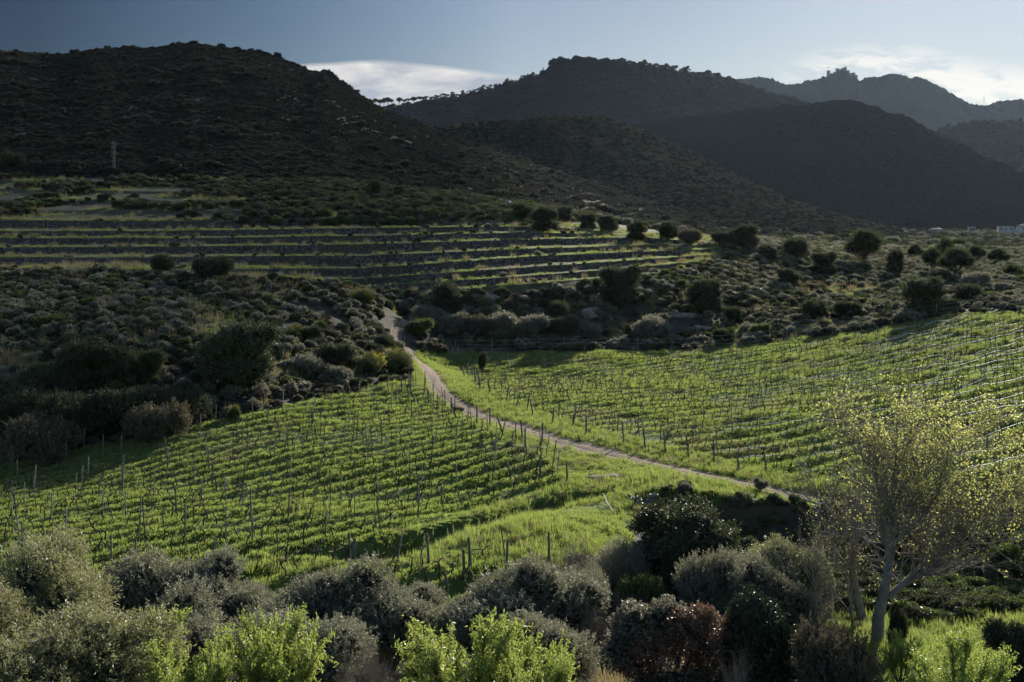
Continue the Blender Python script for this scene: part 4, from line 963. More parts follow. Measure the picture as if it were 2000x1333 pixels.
# ---- middle distance trees and big shrubs: proto, name, px, D, top row, width px, label
MID = [
 ('oak0', 'evergreen_oak', 465, 133, 628, 158, 'largest round dark oak on the shaded bank above the left vineyard'),
 ('oak1', 'evergreen_oak', 165, 131, 655, 120, 'dark oak in the thicket at far left above the vineyard'),
 ('oak0', 'evergreen_oak', 222, 131, 672, 100, 'dark oak second from left in the shaded thicket'),
 ('lowpine', 'young_pine', 285, 129, 682, 78, 'yellowish green young pine right of the shaded thicket'),
 ('bushdark', 'dark_shrub', 100, 127, 712, 120, 'low dark shrub at the left end of the shaded thicket'),
 ('bushdark', 'dark_shrub', 30, 122, 760, 150, 'dark shrub at the left edge just above the vineyard corner'),
 ('bushdark', 'dark_shrub', 150, 120, 770, 150, 'wide dark shrub below the two thicket oaks'),
 ('bushdark', 'dark_shrub', 250, 121, 760, 130, 'dark shrub below the young pine at left'),
 ('bushdark', 'dark_shrub', 345, 123, 762, 120, 'dark shrub between young pine and largest round oak, near the vines'),
 ('bushbrown', 'brown_shrub', 85, 116, 815, 150, 'brown twiggy shrub low against the left vineyard edge'),
 ('bushbrown', 'brown_shrub', 300, 118, 790, 130, 'brown twiggy shrub low below the young pine'),
 ('bushgreen', 'green_shrub', 458, 121, 792, 30, 'small bright shrub at the vineyard edge under the largest oak'),
 ('bushdark', 'dark_shrub', 320, 188, 498, 52, 'dark shrub standing on the lowest terrace bank at left'),
 ('bushdark', 'dark_shrub', 415, 184, 503, 76, 'wider dark shrub right of its twin below the terraces'),
 ('bushdark', 'dark_shrub', 605, 160, 638, 46, 'dark shrub on the slope between largest oak and track'),
 ('bushdark', 'dark_shrub', 733, 172, 638, 36, 'small dark shrub left of the track bend'),
 ('broom', 'broom_shrub', 775, 160, 676, 74, 'broom with yellow blossom right beside the track bend'),
 ('broom', 'broom_shrub', 722, 158, 684, 66, 'broom with yellow blossom left of the track bend'),
 ('bushdark', 'dark_shrub', 655, 158, 672, 74, 'dark shrub midway between the largest oak and the track'),
 ('bushpale', 'grey_shrub', 600, 147, 694, 60, 'grey shrub just right of the largest round oak'),
 ('broom', 'broom_shrub', 712, 190, 560, 50, 'yellow flowering broom below the terraces near the centre left'),
 ('broom', 'broom_shrub', 575, 165, 630, 50, 'yellow flowering broom on the slope above the largest oak'),
 ('bushpale', 'grey_shrub', 660, 146, 715, 60, 'grey twiggy shrub at the top edge of the left vineyard'),
 ('bushdark', 'dark_shrub', 875, 203, 553, 62, 'dark round shrub below the right end of the lowest terraces'),
 ('bushpale', 'grey_shrub', 838, 202, 598, 66, 'grey shrub just right of the track top'),
 ('bushdark', 'dark_shrub', 752, 178, 655, 46, 'dark shrub on the left side of the upper track'),
 ('bushgreen', 'green_shrub', 820, 196, 622, 56, 'green shrub hugging the right side of the track top'),
 ('bushpale', 'grey_shrub', 885, 199, 612, 66, 'grey shrub, second in the hedge behind the right vineyard'),
 ('bushbrown', 'brown_shrub', 935, 199, 617, 70, 'brownish shrub, third in the hedge behind the right vineyard'),
 ('bushpale', 'grey_shrub', 985, 200, 610, 76, 'pale shrub in the middle of the hedge behind the right vineyard'),
 ('bushpale', 'grey_shrub', 1040, 201, 615, 70, 'pale shrub fifth in the hedge behind the right vineyard'),
 ('bushdark', 'dark_shrub', 1095, 202, 620, 66, 'dark shrub near the right end of that vineyard hedge'),
 ('bushpale', 'grey_shrub', 1145, 202, 628, 55, 'last pale shrub at the right end of the vineyard hedge'),
 ('bushdark', 'dark_shrub', 1088, 212, 590, 46, 'dark shrub on the slope above the middle of the hedge'),
 ('oak1', 'evergreen_oak', 1213, 222, 514, 84, 'round dark oak in front of the terraces right of centre'),
 ('oak0', 'evergreen_oak', 1376, 221, 545, 76, 'round grey green oak in the scrub right of the terraces'),
 ('bushpale', 'grey_shrub', 1270, 206, 618, 74, 'pale sunlit shrub above the vineyard fence right of centre'),
 ('bushdark', 'dark_shrub', 1430, 210, 600, 36, 'small dark shrub in the scrub below the grey green oak'),
 ('lowpine', 'young_pine', 1412, 200, 640, 50, 'low green cushion shaped shrub near the vineyard fence'),
 ('bushgreen', 'green_shrub', 1485, 199, 632, 42, 'low yellow green shrub near the vineyard fence'),
 ('oak0', 'evergreen_oak', 1540, 240, 523, 46, 'pale grey round oak in the scrub left of the big umbrella pine'),
 ('bushdark', 'dark_shrub', 1592, 208, 588, 54, 'left of two dark shrubs above the rising vineyard edge'),
 ('bushdark', 'dark_shrub', 1656, 208, 590, 52, 'right of two dark shrubs above the rising vineyard edge'),
 ('oak1', 'evergreen_oak', 1805, 214, 538, 92, 'broad oak at right above the white pipes of the vineyard'),
 ('bushdark', 'dark_shrub', 1890, 218, 556, 56, 'dark shrub right of the broad oak at right'),
 ('bushdark', 'dark_shrub', 1855, 207, 585, 40, 'small dark shrub between broad oak and vineyard corner'),
 ('bushpale', 'grey_shrub', 1962, 238, 552, 40, 'pale grey round shrub at the right edge scrub'),
 ('oak0', 'evergreen_oak', 1500, 292, 478, 40, 'dark bushy oak on the crest right of the terraces'),
 ('bushdark', 'dark_shrub', 1555, 275, 467, 50, 'dark shrub on the crest between round oak and umbrella pine'),
 ('oak1', 'evergreen_oak', 1610, 262, 490, 50, 'grey green oak left below the big umbrella pine'),
 ('oak0', 'evergreen_oak', 1748, 262, 487, 36, 'dark narrow oak right below the big umbrella pine'),
 ('oak0', 'evergreen_oak', 1453, 276, 438, 62, 'dark round oak on the crest at the right end of the terraces'),
 ('bushdark', 'dark_shrub', 1408, 280, 453, 40, 'dark bush left beside the round oak on the crest'),
 ('pine0', 'umbrella_pine', 1689, 285, 445, 84, 'big umbrella pine with a domed crown at right'),
 ('pine1', 'umbrella_pine', 1822, 268, 482, 46, 'slender lighter pine left of the sunlit twin crown'),
 ('pine0', 'umbrella_pine', 1868, 268, 481, 70, 'sunlit green umbrella pine with a wide low crown at right'),
 ('pine1', 'umbrella_pine', 1846, 300, 463, 38, 'small dark umbrella pine behind the sunlit wide one'),
 ('pine0', 'umbrella_pine', 1788, 330, 476, 34, 'small flat topped pine between the two big pines'),
 ('pine1', 'umbrella_pine', 1905, 330, 478, 44, 'dark flat pine right behind the sunlit wide one'),
 ('pine0', 'umbrella_pine', 1950, 340, 484, 44, 'low dark flat pine near the right edge in the valley'),
 ('lowpine', 'young_pine', 1980, 262, 516, 46, 'light green rounded pine at the right edge of the scrub'),
 ('bushpale', 'grey_shrub', 1905, 248, 532, 60, 'grey green shrub under the sunlit wide pine'),
 ('bushdark', 'dark_shrub', 1840, 252, 528, 50, 'dark shrub at the foot of the slender lighter pine'),
 ('oak0', 'evergreen_oak', 1020, 291, 396, 44, 'leftmost dark oak of the hedge topping the terraces'),
 ('oak1', 'evergreen_oak', 1062, 289, 400, 60, 'largest dark oak of the hedge topping the terraces'),
 ('oak0', 'evergreen_oak', 1100, 290, 402, 40, 'dark oak right of the largest in the terrace hedge'),
 ('oak1', 'evergreen_oak', 1148, 290, 415, 36, 'dark oak in the middle of the terrace hedge'),
 ('oak0', 'evergreen_oak', 1187, 287, 419, 42, 'round oak right of the middle of the terrace hedge'),
 ('oak1', 'evergreen_oak', 1243, 286, 431, 42, 'round oak second from the right end of the terrace hedge'),
 ('oak0', 'evergreen_oak', 1305, 286, 432, 44, 'tall brownish oak at the right end of the terrace hedge'),
 ('bushbrown', 'brown_shrub', 1350, 283, 448, 50, 'brown bare shrubs right of the terrace hedge'),
 ('bushdark', 'dark_shrub', 25, 382, 298, 46, 'brown dark bush at the left edge on top of the terraces'),
 ('bushdark', 'dark_shrub', 730, 335, 352, 34, 'dark bush above the terraces left of centre'),
 ('oak1', 'evergreen_oak', 780, 335, 360, 26, 'small upright dark tree above the terraces near centre'),
 ('bushdark', 'dark_shrub', 856, 318, 383, 26, 'dark round bush above the terraces right of the upright tree'),
]
for key, nm, px, D, top, wpx, lab in MID:
    cat = 'tree' if nm in ('evergreen_oak', 'umbrella_pine', 'young_pine') else 'shrub'
    if key.startswith('oak') and D > 200: 
        pass
    plant(key, nm, px, D, top, wpx, lab, cat, sink=0.35)

# skyline pines on the saddle of the main mountain
def hz(key, px, s=1.0):
    v, nv = HILLS[key]; row = v[int((nv - 1) * s)]; p = 1000 + F * row[:, 0] / row[:, 1]; return np.array([np.interp(px, p, row[:, i]) for i in range(3)])
sky_p = MB(); lbs = [(0, 0, 7.5, 3.6, 3.6, 2.0), (2.0, 0.5, 6.6, 2.4, 2.4, 1.6), (-2.1, -0.5, 6.8, 2.4, 2.4, 1.6)]
proto('skypine', [('trunk', limbs((0, 0, 0), lbs, 0.5, 0.5, sub=0), 'bark'), ('crown', crown(lbs, 700, 6, 1.0, (0.8, 0.35), up=0.2, shell=0.6, core=0.9, lump=0.25), 'pine')], 9.6, 8.6)
SKY = [(722, 194, 12), (733, 193, 11), (743, 195, 12), (750, 192, 9), (757, 191, 14), (764, 194, 9), (780, 191, 13), (790, 195, 8), (797, 193, 12), (808, 190, 13), (820, 189, 13), (832, 190, 12), (845, 191, 13), (852, 190, 10), (866, 186, 12), (874, 187, 10), (884, 185, 9), (893, 184, 9), (945, 174, 9), (958, 168, 7)]
words = 'first second third fourth fifth sixth seventh eighth ninth tenth eleventh twelfth thirteenth fourteenth fifteenth sixteenth seventeenth eighteenth nineteenth twentieth'.split()
tens = {2: 'twenty', 3: 'thirty', 4: 'forty', 5: 'fifty', 6: 'sixty', 7: 'seventy', 8: 'eighty', 9: 'ninety'}
tenth_ = {2: 'twentieth', 3: 'thirtieth', 4: 'fortieth', 5: 'fiftieth', 6: 'sixtieth', 7: 'seventieth', 8: 'eightieth', 9: 'ninetieth'}
def ordw(i):   # 1-based
    if i <= 20: return words[i - 1]
    if i >= 100: return 'hundredth' if i == 100 else 'hundred and ' + ordw(i - 100)
    t, u = divmod(i, 10)
    return tenth_[t] if u == 0 else tens[t] + '-' + words[u - 1]
for i, (px, top, wd) in enumerate(SKY):
    b = hz('main', px); parts, h, w = PROTO['skypine']; e = empty('skyline_pine', (b[0], b[1], b[2] - 0.8), i * 1.3)
    H = max(5, -(top - HY) / F * b[1] - b[2] + 0.8); Wm = wd / F * b[1]; e.scale = (Wm / w, Wm / w, H / h)
    for pn, me in parts:
        o = bpy.data.objects.new(pn, me); ROOT.objects.link(o); o.parent = e
    tag(e, 'tiny dark pine on the saddle skyline, %s from the left' % ordw(i + 1), 'tree', 'pines along the saddle skyline')

# ------------------------------------------------------------------ scattered growth that nobody could count
def scatter(name, pts, scl, variants, label, cat, zs=None, tilt=0.12):
    N = len(pts); me = bpy.data.meshes.new(name); me.vertices.add(N); me.vertices.foreach_set('co', np.asarray(pts, np.float32).ravel())
    rot = np.stack([rng.normal(size=N) * tilt, rng.normal(size=N) * tilt, rng.random(N) * 6.283], 1).astype(np.float32)
    s = np.asarray(scl, np.float32); zs = np.ones(N) if zs is None else zs
    sv = np.stack([s, s, s * zs], 1).astype(np.float32)
    me.attributes.new('rot', 'FLOAT_VECTOR', 'POINT').data.foreach_set('vector', rot.ravel())
    me.attributes.new('scl', 'FLOAT_VECTOR', 'POINT').data.foreach_set('vector', sv.ravel())
    me.attributes.new('pick', 'INT', 'POINT').data.foreach_set('value', rng.integers(0, len(variants), N).astype(np.int32))
    col = bpy.data.collections.new(name + '_sources')
    for i, vm in enumerate(variants):
        col.objects.link(bpy.data.objects.new('%s_source_%02d' % (name, i), vm))
    ng = bpy.data.node_groups.new(name + '_scatter', 'GeometryNodeTree')
    ng.interface.new_socket('Geometry', in_out='INPUT', socket_type='NodeSocketGeometry'); ng.interface.new_socket('Geometry', in_out='OUTPUT', socket_type='NodeSocketGeometry')
    N_ = ng.nodes; gi = N_.new('NodeGroupInput'); go = N_.new('NodeGroupOutput'); ip = N_.new('GeometryNodeInstanceOnPoints'); ci = N_.new('GeometryNodeCollectionInfo')
    ci.inputs['Collection'].default_value = col; ci.inputs['Separate Children'].default_value = True; ci.inputs['Reset Children'].default_value = True
    def na(nm, ty):
        a = N_.new('GeometryNodeInputNamedAttribute'); a.data_type = ty; a.inputs['Name'].default_value = nm; return a.outputs['Attribute']
    L = ng.links; L.new(gi.outputs[0], ip.inputs['Points']); L.new(ci.outputs[0], ip.inputs['Instance']); ip.inputs['Pick Instance'].default_value = True
    L.new(na('pick', 'INT'), ip.inputs['Instance Index']); L.new(na('rot', 'FLOAT_VECTOR'), ip.inputs['Rotation']); L.new(na('scl', 'FLOAT_VECTOR'), ip.inputs['Scale'])
    L.new(ip.outputs[0], go.inputs[0])
    o = bpy.data.objects.new(name, me); ROOT.objects.link(o); md = o.modifiers.new('scatter', 'NODES'); md.node_group = ng
    tag(o, label, cat, kind='stuff'); return o

def tuft(n, H, R, w, lean=0.35, mt='grass', nm='tuft'):
    mb = MB(); a = rng.random(n) * 6.283; s = rng.random(n) ** 0.5 * R; b = np.stack([np.cos(a) * s, np.sin(a) * s, np.zeros(n)], 1)
    d = np.stack([np.cos(a) * lean * rng.random(n), np.sin(a) * lean * rng.random(n), np.ones(n)], 1) + rng.normal(size=(n, 3)) * 0.22
    L = H * (0.6 + 0.6 * rng.random(n)); d /= np.linalg.norm(d, axis=1, keepdims=True)
    mb.leaves(b + d * L[:, None] / 2, d, L, w); me = mb.mesh(nm); me.materials.append(M[mt]); return me
def minibush(n, mt, nm, leaf=0.22, wid=0.09, core=0.75, flat=0.8):
    lb = blobs(5, 0.5, 0.42, 0.52, flat, seed=int(rng.integers(1e6)), zs=0.5, spread=0.55)
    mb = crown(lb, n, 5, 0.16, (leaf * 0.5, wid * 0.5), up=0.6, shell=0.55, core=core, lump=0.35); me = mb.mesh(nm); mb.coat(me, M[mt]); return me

def field_pts(num, D0, D1, power=0.0):
    """even in area across the view wedge"""
    D = np.sqrt(D0 ** 2 + (D1 ** 2 - D0 ** 2) * rng.random(num) ** (1 + power)); px = -250 + 2500 * rng.random(num)
    return px, D

# grass over meadows and vineyards
px, D = field_pts(430000, 50, 200, 0.45); X = wx(px, D); bp = bpy_(px, D)
g1 = inpoly(px, bp, POLY_G) & (D > 57); g2 = inpoly(px, bp, POLY_G2) & (D < 90)
td = trk_dist(X, D); vL = inpoly(px, bp, POLY_L); vR = inpoly(px, bp, POLY_R)
patch = fbm(X / 5, D / 5, 3, 60)
verge = (td < 1.9) & (rng.random(len(D)) < 0.6)
keep = (g1 | g2) & ((td > 1.35) | verge & (td > 0.95) | (td < 0.28) & (patch > 0.05)) & (td > 0 + 0.0 * fbm(X / 1.5, D / 1.5, 2, 8)) & (rng.random(len(D)) < 0.72 + 0.6 * patch)
X, D, px, bp, td, vL, vR, patch = [a[keep] for a in (X, D, px, bp, td, vL, vR, patch)]
rl = np.cos(qL(X, D) / SL * 2 * np.pi + fbm(X / 6, D / 6, 2, 5) * 0.7); rr_ = np.cos(qR(X, D) / SR * 2 * np.pi + fbm(X / 6, D / 6, 2, 6) * 0.7)
sc_ = 0.60 + 0.55 * patch + 0.35 * fbm(X / 1.7, D / 1.7, 2, 61) + 0.35 * rng.random(len(X)) + np.where(vL, 0.55 * np.clip(rl, -0.6, 1), 0) + np.where(vR, 0.22 * np.clip(rr_, -0.5, 1), 0)
sc_ *= 1 + 0.3 * (D > 120)
sc_ *= np.clip(0.25 + 0.5 * td, 0.35, 1)
Z = gz(X, D); tufts = [tuft(26, 0.16, 0.22, 0.022, nm='tuft_a'), tuft(22, 0.20, 0.18, 0.022, nm='tuft_b'), tuft(30, 0.12, 0.28, 0.024, 0.8, nm='tuft_c'), tuft(20, 0.23, 0.15, 0.02, 0.3, nm='tuft_d')]
dry = fbm(X / 7, D / 7, 3, 140) + 0.25 * (px > 1000) + 0.9 * rng.random(len(X)) > 1.12
scatter('dry_field_grass', np.stack([X, D, Z - 0.02], 1)[dry], np.clip(sc_, 0.3, 2)[dry], [tuft(24, 0.17, 0.2, 0.022, mt='palegrass', nm='dry_tuft_a'), tuft(20, 0.22, 0.16, 0.02, mt='palegrass', nm='dry_tuft_b')], 'yellowish dry grass mixed into the green fields', 'grass')
X, D, Z, sc_ = X[~dry], D[~dry], Z[~dry], sc_[~dry]
scatter('grass', np.stack([X, D, Z - 0.02], 1), np.clip(sc_, 0.3, 2), tufts, 'fresh green grass covering the vineyards and meadow', 'grass')
# taller verge and bank grass
px, D = field_pts(120000, 50, 205); X = wx(px, D); bp = bpy_(px, D); td = trk_dist(X, D)
n_ = fbm(X / 4, D / 4, 3, 90)
mid_g = inpoly(px, bp, [(690, 1085), (900, 1010), (1110, 950), (1060, 890), (1200, 890), (1500, 965), (1250, 985), (1230, 1060), (1120, 1200), (900, 1200), (890, 1115)])
bankz = (px > 1225) & (D > 83.5) & (D < 90)
keep = (bankz | inpoly(px, bp, POLY_G) | (inpoly(px, bp, POLY_G2) & (D < 90))) & (bankz | ((td > 1.3) & (td < 5)) | (mid_g & (n_ > -0.15)) | (D < 72) | (n_ > 0.35)) & ~(inpoly(px, bp, POLY_L) & (n_ < 0.5)) & (td > 1.25)
X, D, n_ = X[keep], D[keep], n_[keep]
tall = [tuft(30, 0.5, 0.2, 0.022, nm='tall_a'), tuft(26, 0.6, 0.24, 0.022, nm='tall_b'), tuft(24, 0.45, 0.18, 0.02, mt='drygrass', nm='tall_c')]
scatter('tall_grass', np.stack([X, D, gz(X, D) - 0.02], 1), 0.55 + 0.5 * rng.random(len(X)) + 0.4 * n_, tall + tall[:2], 'taller grass on the track verges and banks', 'grass')
# dry grass at the very bottom and beside the thicket
px = np.concatenate([560 + 260 * rng.random(2600), -40 + 110 * rng.random(500), 1150 + 160 * rng.random(900)]); D = np.concatenate([43 + 10 * rng.random(2600), 129 + 5 * rng.random(500), 48 + 6 * rng.random(900)]); X = wx(px, D)
scatter('dry_grass', np.stack([X, D, gz(X, D)], 1), 0.9 + 0.9 * rng.random(len(X)), [tall[2]], 'straw coloured dry grass under the trees at the bottom', 'grass', zs=1.5 * np.ones(len(X)))
# terrace grass lips
px, D = field_pts(150000, 185, 390); X = wx(px, D); bp = bpy_(px, D)
tmk = terr_mask(px, bp); _, wm = step_map(px, bp); dn = fbm(X / 9, D / 9, 3, 33)
# nearest lip above
LS = np.stack([np.interp(px, TX, l) for l in TL], 0); dist = np.min(np.where(LS - bp >= -0.5, LS - bp, 99), 0)
keep = (tmk > 0.3) & (wm < 0.2) & ((dist < 3.4 + 2.2 * dn) | (bp < 420) & (dn > 0.0) & (rng.random(len(px)) < 0.5) | ((bp > 430) & (px < 600) & (bp > 515)) | (px > 1330)) 
X, D, dn = X[keep], D[keep], dn[keep]
scatter('terrace_grass', np.stack([X, D, gz(X, D) - 0.03], 1), 1.2 + 1.5 * rng.random(len(X)) ** 2 + 0.8 * dn, tufts + [tufts[2], tall[2]], 'green grass strips along the edges of the terraces', 'grass')

# scrub of the middle distance
sv = [minibush(420, 'paleb', 'scrub_a'), minibush(420, 'greenb', 'scrub_b'), minibush(420, 'darkb', 'scrub_c'), minibush(380, 'brownb', 'scrub_d'), minibush(420, 'paleb', 'scrub_e'), minibush(420, 'darkb', 'scrub_f')]
px, D = field_pts(95000, 112, 420, -0.1); X = wx(px, D); bp = bpy_(px, D); td = trk_dist(X, D)
n_ = fbm(X / 14, D / 14, 3, 21); n2_ = fbm(X / 5, D / 5, 2, 25); tmk = terr_mask(px, bp)
dead = inpoly(px, bp, POLY_G) & (D > 57)
keep = ~dead & (td > 2.2) & (tmk < 0.15) & (n2_ + 0.4 * n_ > -0.55 + 0.55 * rng.random(len(D))) & (D > 112)
fl = (1100 < px) & (px < 1560) & (bp > 600) & (bp < 690)
keep &= ~(fl & (n_ < 0.1) & (rng.random(len(D)) < 0.6))
X, D, px, bp, n_, n2_ = [a[keep] for a in (X, D, px, bp, n_, n2_)]
size = (0.7 + 0.9 * rng.random(len(X)) ** 2 + 0.7 * np.clip(n_, 0, 1)) * (1 + 0.5 * sstep(250, 400, D))
scatter('scrub', np.stack([X, D, gz(X, D) - 0.08], 1), size * 1.15, sv, 'low grey green maquis scrub covering the slopes', 'scrub')
# green undergrowth + grass between bushes
px, D = field_pts(70000, 112, 330); X = wx(px, D); bp = bpy_(px, D); tmk = terr_mask(px, bp); td = trk_dist(X, D); n_ = fbm(X / 11, D / 11, 3, 71)
keep = ~(inpoly(px, bp, POLY_G)) & (tmk < 0.2) & (td > 1.6) & (n_ > 0.0)
X, D = X[keep], D[keep]
scatter('undergrowth', np.stack([X, D, gz(X, D) - 0.02], 1), 1.4 + 1.2 * rng.random(len(X)), tufts + [tall[2]], 'grass patches growing between the scrub', 'grass')
# thicket between the terrace hedge and the near hill
px = 760 + 760 * rng.random(15000); D = 292 + 190 * rng.random(15000); X = wx(px, D); tmk = terr_mask(px, bpy_(px, D)); k_ = tmk < 0.2
X, D = X[k_], D[k_]; scatter('shoulder_scrub', np.stack([X, D, gz(X, D) - 0.1], 1), 1.1 + 1.7 * rng.random(len(X)) ** 2, sv, 'continuous scrub on the shoulder behind the terrace hedge', 'scrub')
# bushes on the upper old terraces and shoulders
px, D = field_pts(22000, 275, 400); X = wx(px, D); bp = bpy_(px, D); n_ = fbm(X / 12, D / 12, 3, 51)
keep = (bp < 432) & (bp > 330) & (px < 1420) & (n_ + 0.15 + 0.05 * (px < 420) + 0.4 * sstep(200, 700, px) > 0.12 + 0.3 * rng.random(len(px)))
X, D = X[keep], D[keep]; scatter('terrace_scrub', np.stack([X, D, gz(X, D) - 0.1], 1), 1.0 + 1.8 * rng.random(len(X)) ** 2, [sv[1], sv[2], sv[2], sv[3]], 'low bushes overgrowing the old upper terraces', 'scrub')
# growth hanging on the bank below the track
px = 1290 + 760 * rng.random(420); D = 85.2 + 3.6 * rng.random(420); X = wx(px, D)
scatter('bank_growth', np.stack([X, D, gz(X, D) - 0.1], 1), 0.35 + 0.75 * rng.random(len(X)) ** 2, [sv[1], sv[3], sv[0], sv[1]], 'low shrubs and grass clinging to the shaded bank', 'undergrowth', zs=0.8 + 0.4 * rng.random(len(X)))
# undergrowth of the ravine and small bushes on the terrace lips
D = 51 + 33 * rng.random(5200); px = np.where(rng.random(5200) < 0.72, 1560 + 520 * rng.random(5200), 1120 + 200 * rng.random(5200)); X = wx(px, D); n_ = fbm(X / 4, D / 4, 3, 5)
keep = np.where(px > 1500, (D > 68 + 5 * n_) | (n_ > 0.45) & (D > 60), D < 70); X, D = X[keep], D[keep]
scatter('ravine_undergrowth', np.stack([X, D, gz(X, D) - 0.1], 1), 0.6 + 0.9 * rng.random(len(X)) ** 2, [sv[1], sv[2], sv[1], sv[5]], 'dark green brambles and undergrowth on the ravine floor', 'undergrowth', zs=0.7 + 0.3 * rng.random(len(X)))
px, D = field_pts(60000, 185, 300); X = wx(px, D); bp = bpy_(px, D); LS = np.stack([np.interp(px, TX, l) for l in TL], 0); dist = np.min(np.where(LS - bp >= -0.5, LS - bp, 99), 0)
keep = (terr_mask(px, bp) > 0.5) & (dist < 1.6) & (rng.random(len(px)) < 0.03 + 0.16 * (fbm(X / 15, D / 15, 2, 8) > 0.2)); X, D = X[keep], D[keep]
scatter('lip_bushes', np.stack([X, D, gz(X, D) - 0.05], 1), 0.5 + 0.9 * rng.random(len(X)) ** 3, [sv[1], sv[2], sv[0]], 'small tussocks growing on the terrace edges', 'scrub')
# valley woods near the houses
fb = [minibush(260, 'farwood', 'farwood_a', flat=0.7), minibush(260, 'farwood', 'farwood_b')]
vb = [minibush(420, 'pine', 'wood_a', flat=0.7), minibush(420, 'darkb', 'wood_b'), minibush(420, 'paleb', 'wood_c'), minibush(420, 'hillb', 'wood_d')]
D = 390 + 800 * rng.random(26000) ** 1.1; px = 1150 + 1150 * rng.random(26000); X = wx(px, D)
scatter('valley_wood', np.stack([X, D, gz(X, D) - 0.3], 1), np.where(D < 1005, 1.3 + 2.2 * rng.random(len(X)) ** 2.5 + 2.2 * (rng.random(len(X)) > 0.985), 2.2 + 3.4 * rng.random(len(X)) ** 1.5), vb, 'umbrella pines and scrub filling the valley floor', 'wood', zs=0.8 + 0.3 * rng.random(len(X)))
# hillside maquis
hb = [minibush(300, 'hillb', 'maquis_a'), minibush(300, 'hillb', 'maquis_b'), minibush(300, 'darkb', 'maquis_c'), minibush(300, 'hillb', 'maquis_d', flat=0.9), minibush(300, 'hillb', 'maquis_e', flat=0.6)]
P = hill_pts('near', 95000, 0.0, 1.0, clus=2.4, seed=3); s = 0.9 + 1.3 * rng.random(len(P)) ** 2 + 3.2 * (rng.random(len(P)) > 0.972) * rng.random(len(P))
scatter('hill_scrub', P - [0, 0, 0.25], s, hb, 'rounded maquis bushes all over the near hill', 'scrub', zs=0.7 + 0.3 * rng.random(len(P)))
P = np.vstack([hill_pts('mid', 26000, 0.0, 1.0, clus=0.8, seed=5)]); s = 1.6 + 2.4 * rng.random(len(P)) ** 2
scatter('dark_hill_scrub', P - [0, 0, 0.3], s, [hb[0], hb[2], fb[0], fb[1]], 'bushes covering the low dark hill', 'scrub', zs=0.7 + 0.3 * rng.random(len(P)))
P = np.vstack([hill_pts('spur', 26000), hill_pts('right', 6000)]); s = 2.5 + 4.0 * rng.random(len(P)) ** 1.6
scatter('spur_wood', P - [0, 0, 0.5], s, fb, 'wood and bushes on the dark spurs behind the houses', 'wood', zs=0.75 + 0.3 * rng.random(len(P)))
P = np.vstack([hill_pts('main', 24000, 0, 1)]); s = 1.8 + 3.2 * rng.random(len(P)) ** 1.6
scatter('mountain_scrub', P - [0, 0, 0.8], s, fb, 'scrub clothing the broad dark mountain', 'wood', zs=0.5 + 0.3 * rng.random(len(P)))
cp = [hz('main', q) for q in np.r_[1072 + (1345 - 1072) * rng.random(260), 1072 + 130 * rng.random(120), 820 + 240 * rng.random(110)]]
cp = np.array(cp); cp[:, 1] -= rng.random(len(cp)) * 25
cpx_ = 1000 + F * cp[:, 0] / cp[:, 1]
s = 2.5 + 4.5 * rng.random(len(cp)); s = np.where(cpx_ < 1068, s * 0.6, s); scatter('summit_wood', cp - [0, 0, 1.5], s, fb, 'dark tree belt capping the broad mountain skyline', 'wood')

# ------------------------------------------------------------------ track, footpath, rocks
def ribbon(name, C, half, mat, label, cat='track', nw=26, lift=0.03, kind='structure', edge=0.5):
    C = np.asarray(C); T = np.gradient(C, axis=0); T /= np.linalg.norm(T, axis=1, keepdims=True); Nn = np.stack([T[:, 1], -T[:, 0]], 1)
    u = np.linspace(-1, 1, nw); s = np.arange(len(C))
    half = half * np.interp(C[:, 1], [150, 178, 192], [1.0, 0.7, 0.5])[:len(C)] if name == 'dirt_track' else half
    hw = half * (1 + edge * fbm(s / 9.0, s * 0 + 3, 3, 4)) ; hw2 = half * (1 + edge * fbm(s / 7.0, s * 0 + 9, 3, 14))
    W_ = np.where(u[None] < 0, hw[:, None], hw2[:, None]) * u[None]
    XX = C[:, 0][:, None] + Nn[:, 0][:, None] * W_; YY = C[:, 1][:, None] + Nn[:, 1][:, None] * W_
    rut = -0.05 * (np.exp(-((np.abs(W_) - 0.62) / 0.18) ** 2)); ZZ = gz(XX, YY) + lift + rut + fbm(XX / 0.6, YY / 0.6, 2, 5) * 0.02 - 0.09 * (np.abs(u[None]) > 0.98)
    n0, n1 = XX.shape; ii = (np.arange(n0 - 1)[:, None] * n1 + np.arange(n1 - 1)[None]).ravel()
    me = fastmesh(name, np.stack([XX, YY, ZZ], -1).reshape(-1, 3), np.stack([ii, ii + 1, ii + n1 + 1, ii + n1], 1), smooth=True)
    return tag(link(name, me, mat), label, cat, kind=kind)
def dirt_mat():
    m, t = mat_new('track_earth'); o = t.node('ShaderNodeOutputMaterial'); tcn = t.node('ShaderNodeTexCoord'); P = tcn.outputs['Object']
    n1 = t.noise(P, 0.8, 6, 0.6); n2 = t.noise(P, 6, 6, 0.7)
    col = t.ramp(t.m('ADD', t.m('MULTIPLY', n1, 0.6), t.m('MULTIPLY', n2, 0.4)), [(0.35, (0.10, 0.065, 0.045)), (0.52, (0.175, 0.118, 0.085)), (0.65, (0.25, 0.185, 0.14))])
    bp = t.node('ShaderNodeBump', inp={'Strength': 1.0, 'Distance': 0.06, 'Height': t.m('ADD', n1, n2)})
    pb = t.node('ShaderNodeBsdfPrincipled', inp={'Base Color': col, 'Roughness': 0.95, 'Specular IOR Level': 0.15, 'Normal': bp.outputs[0]})
    t.l.new(pb.outputs[0], o.inputs[0]); return m
M['dirt'] = dirt_mat()
ribbon('dirt_track', trk, 1.55, M['dirt'], 'pinkish brown dirt track winding between the two vineyards')
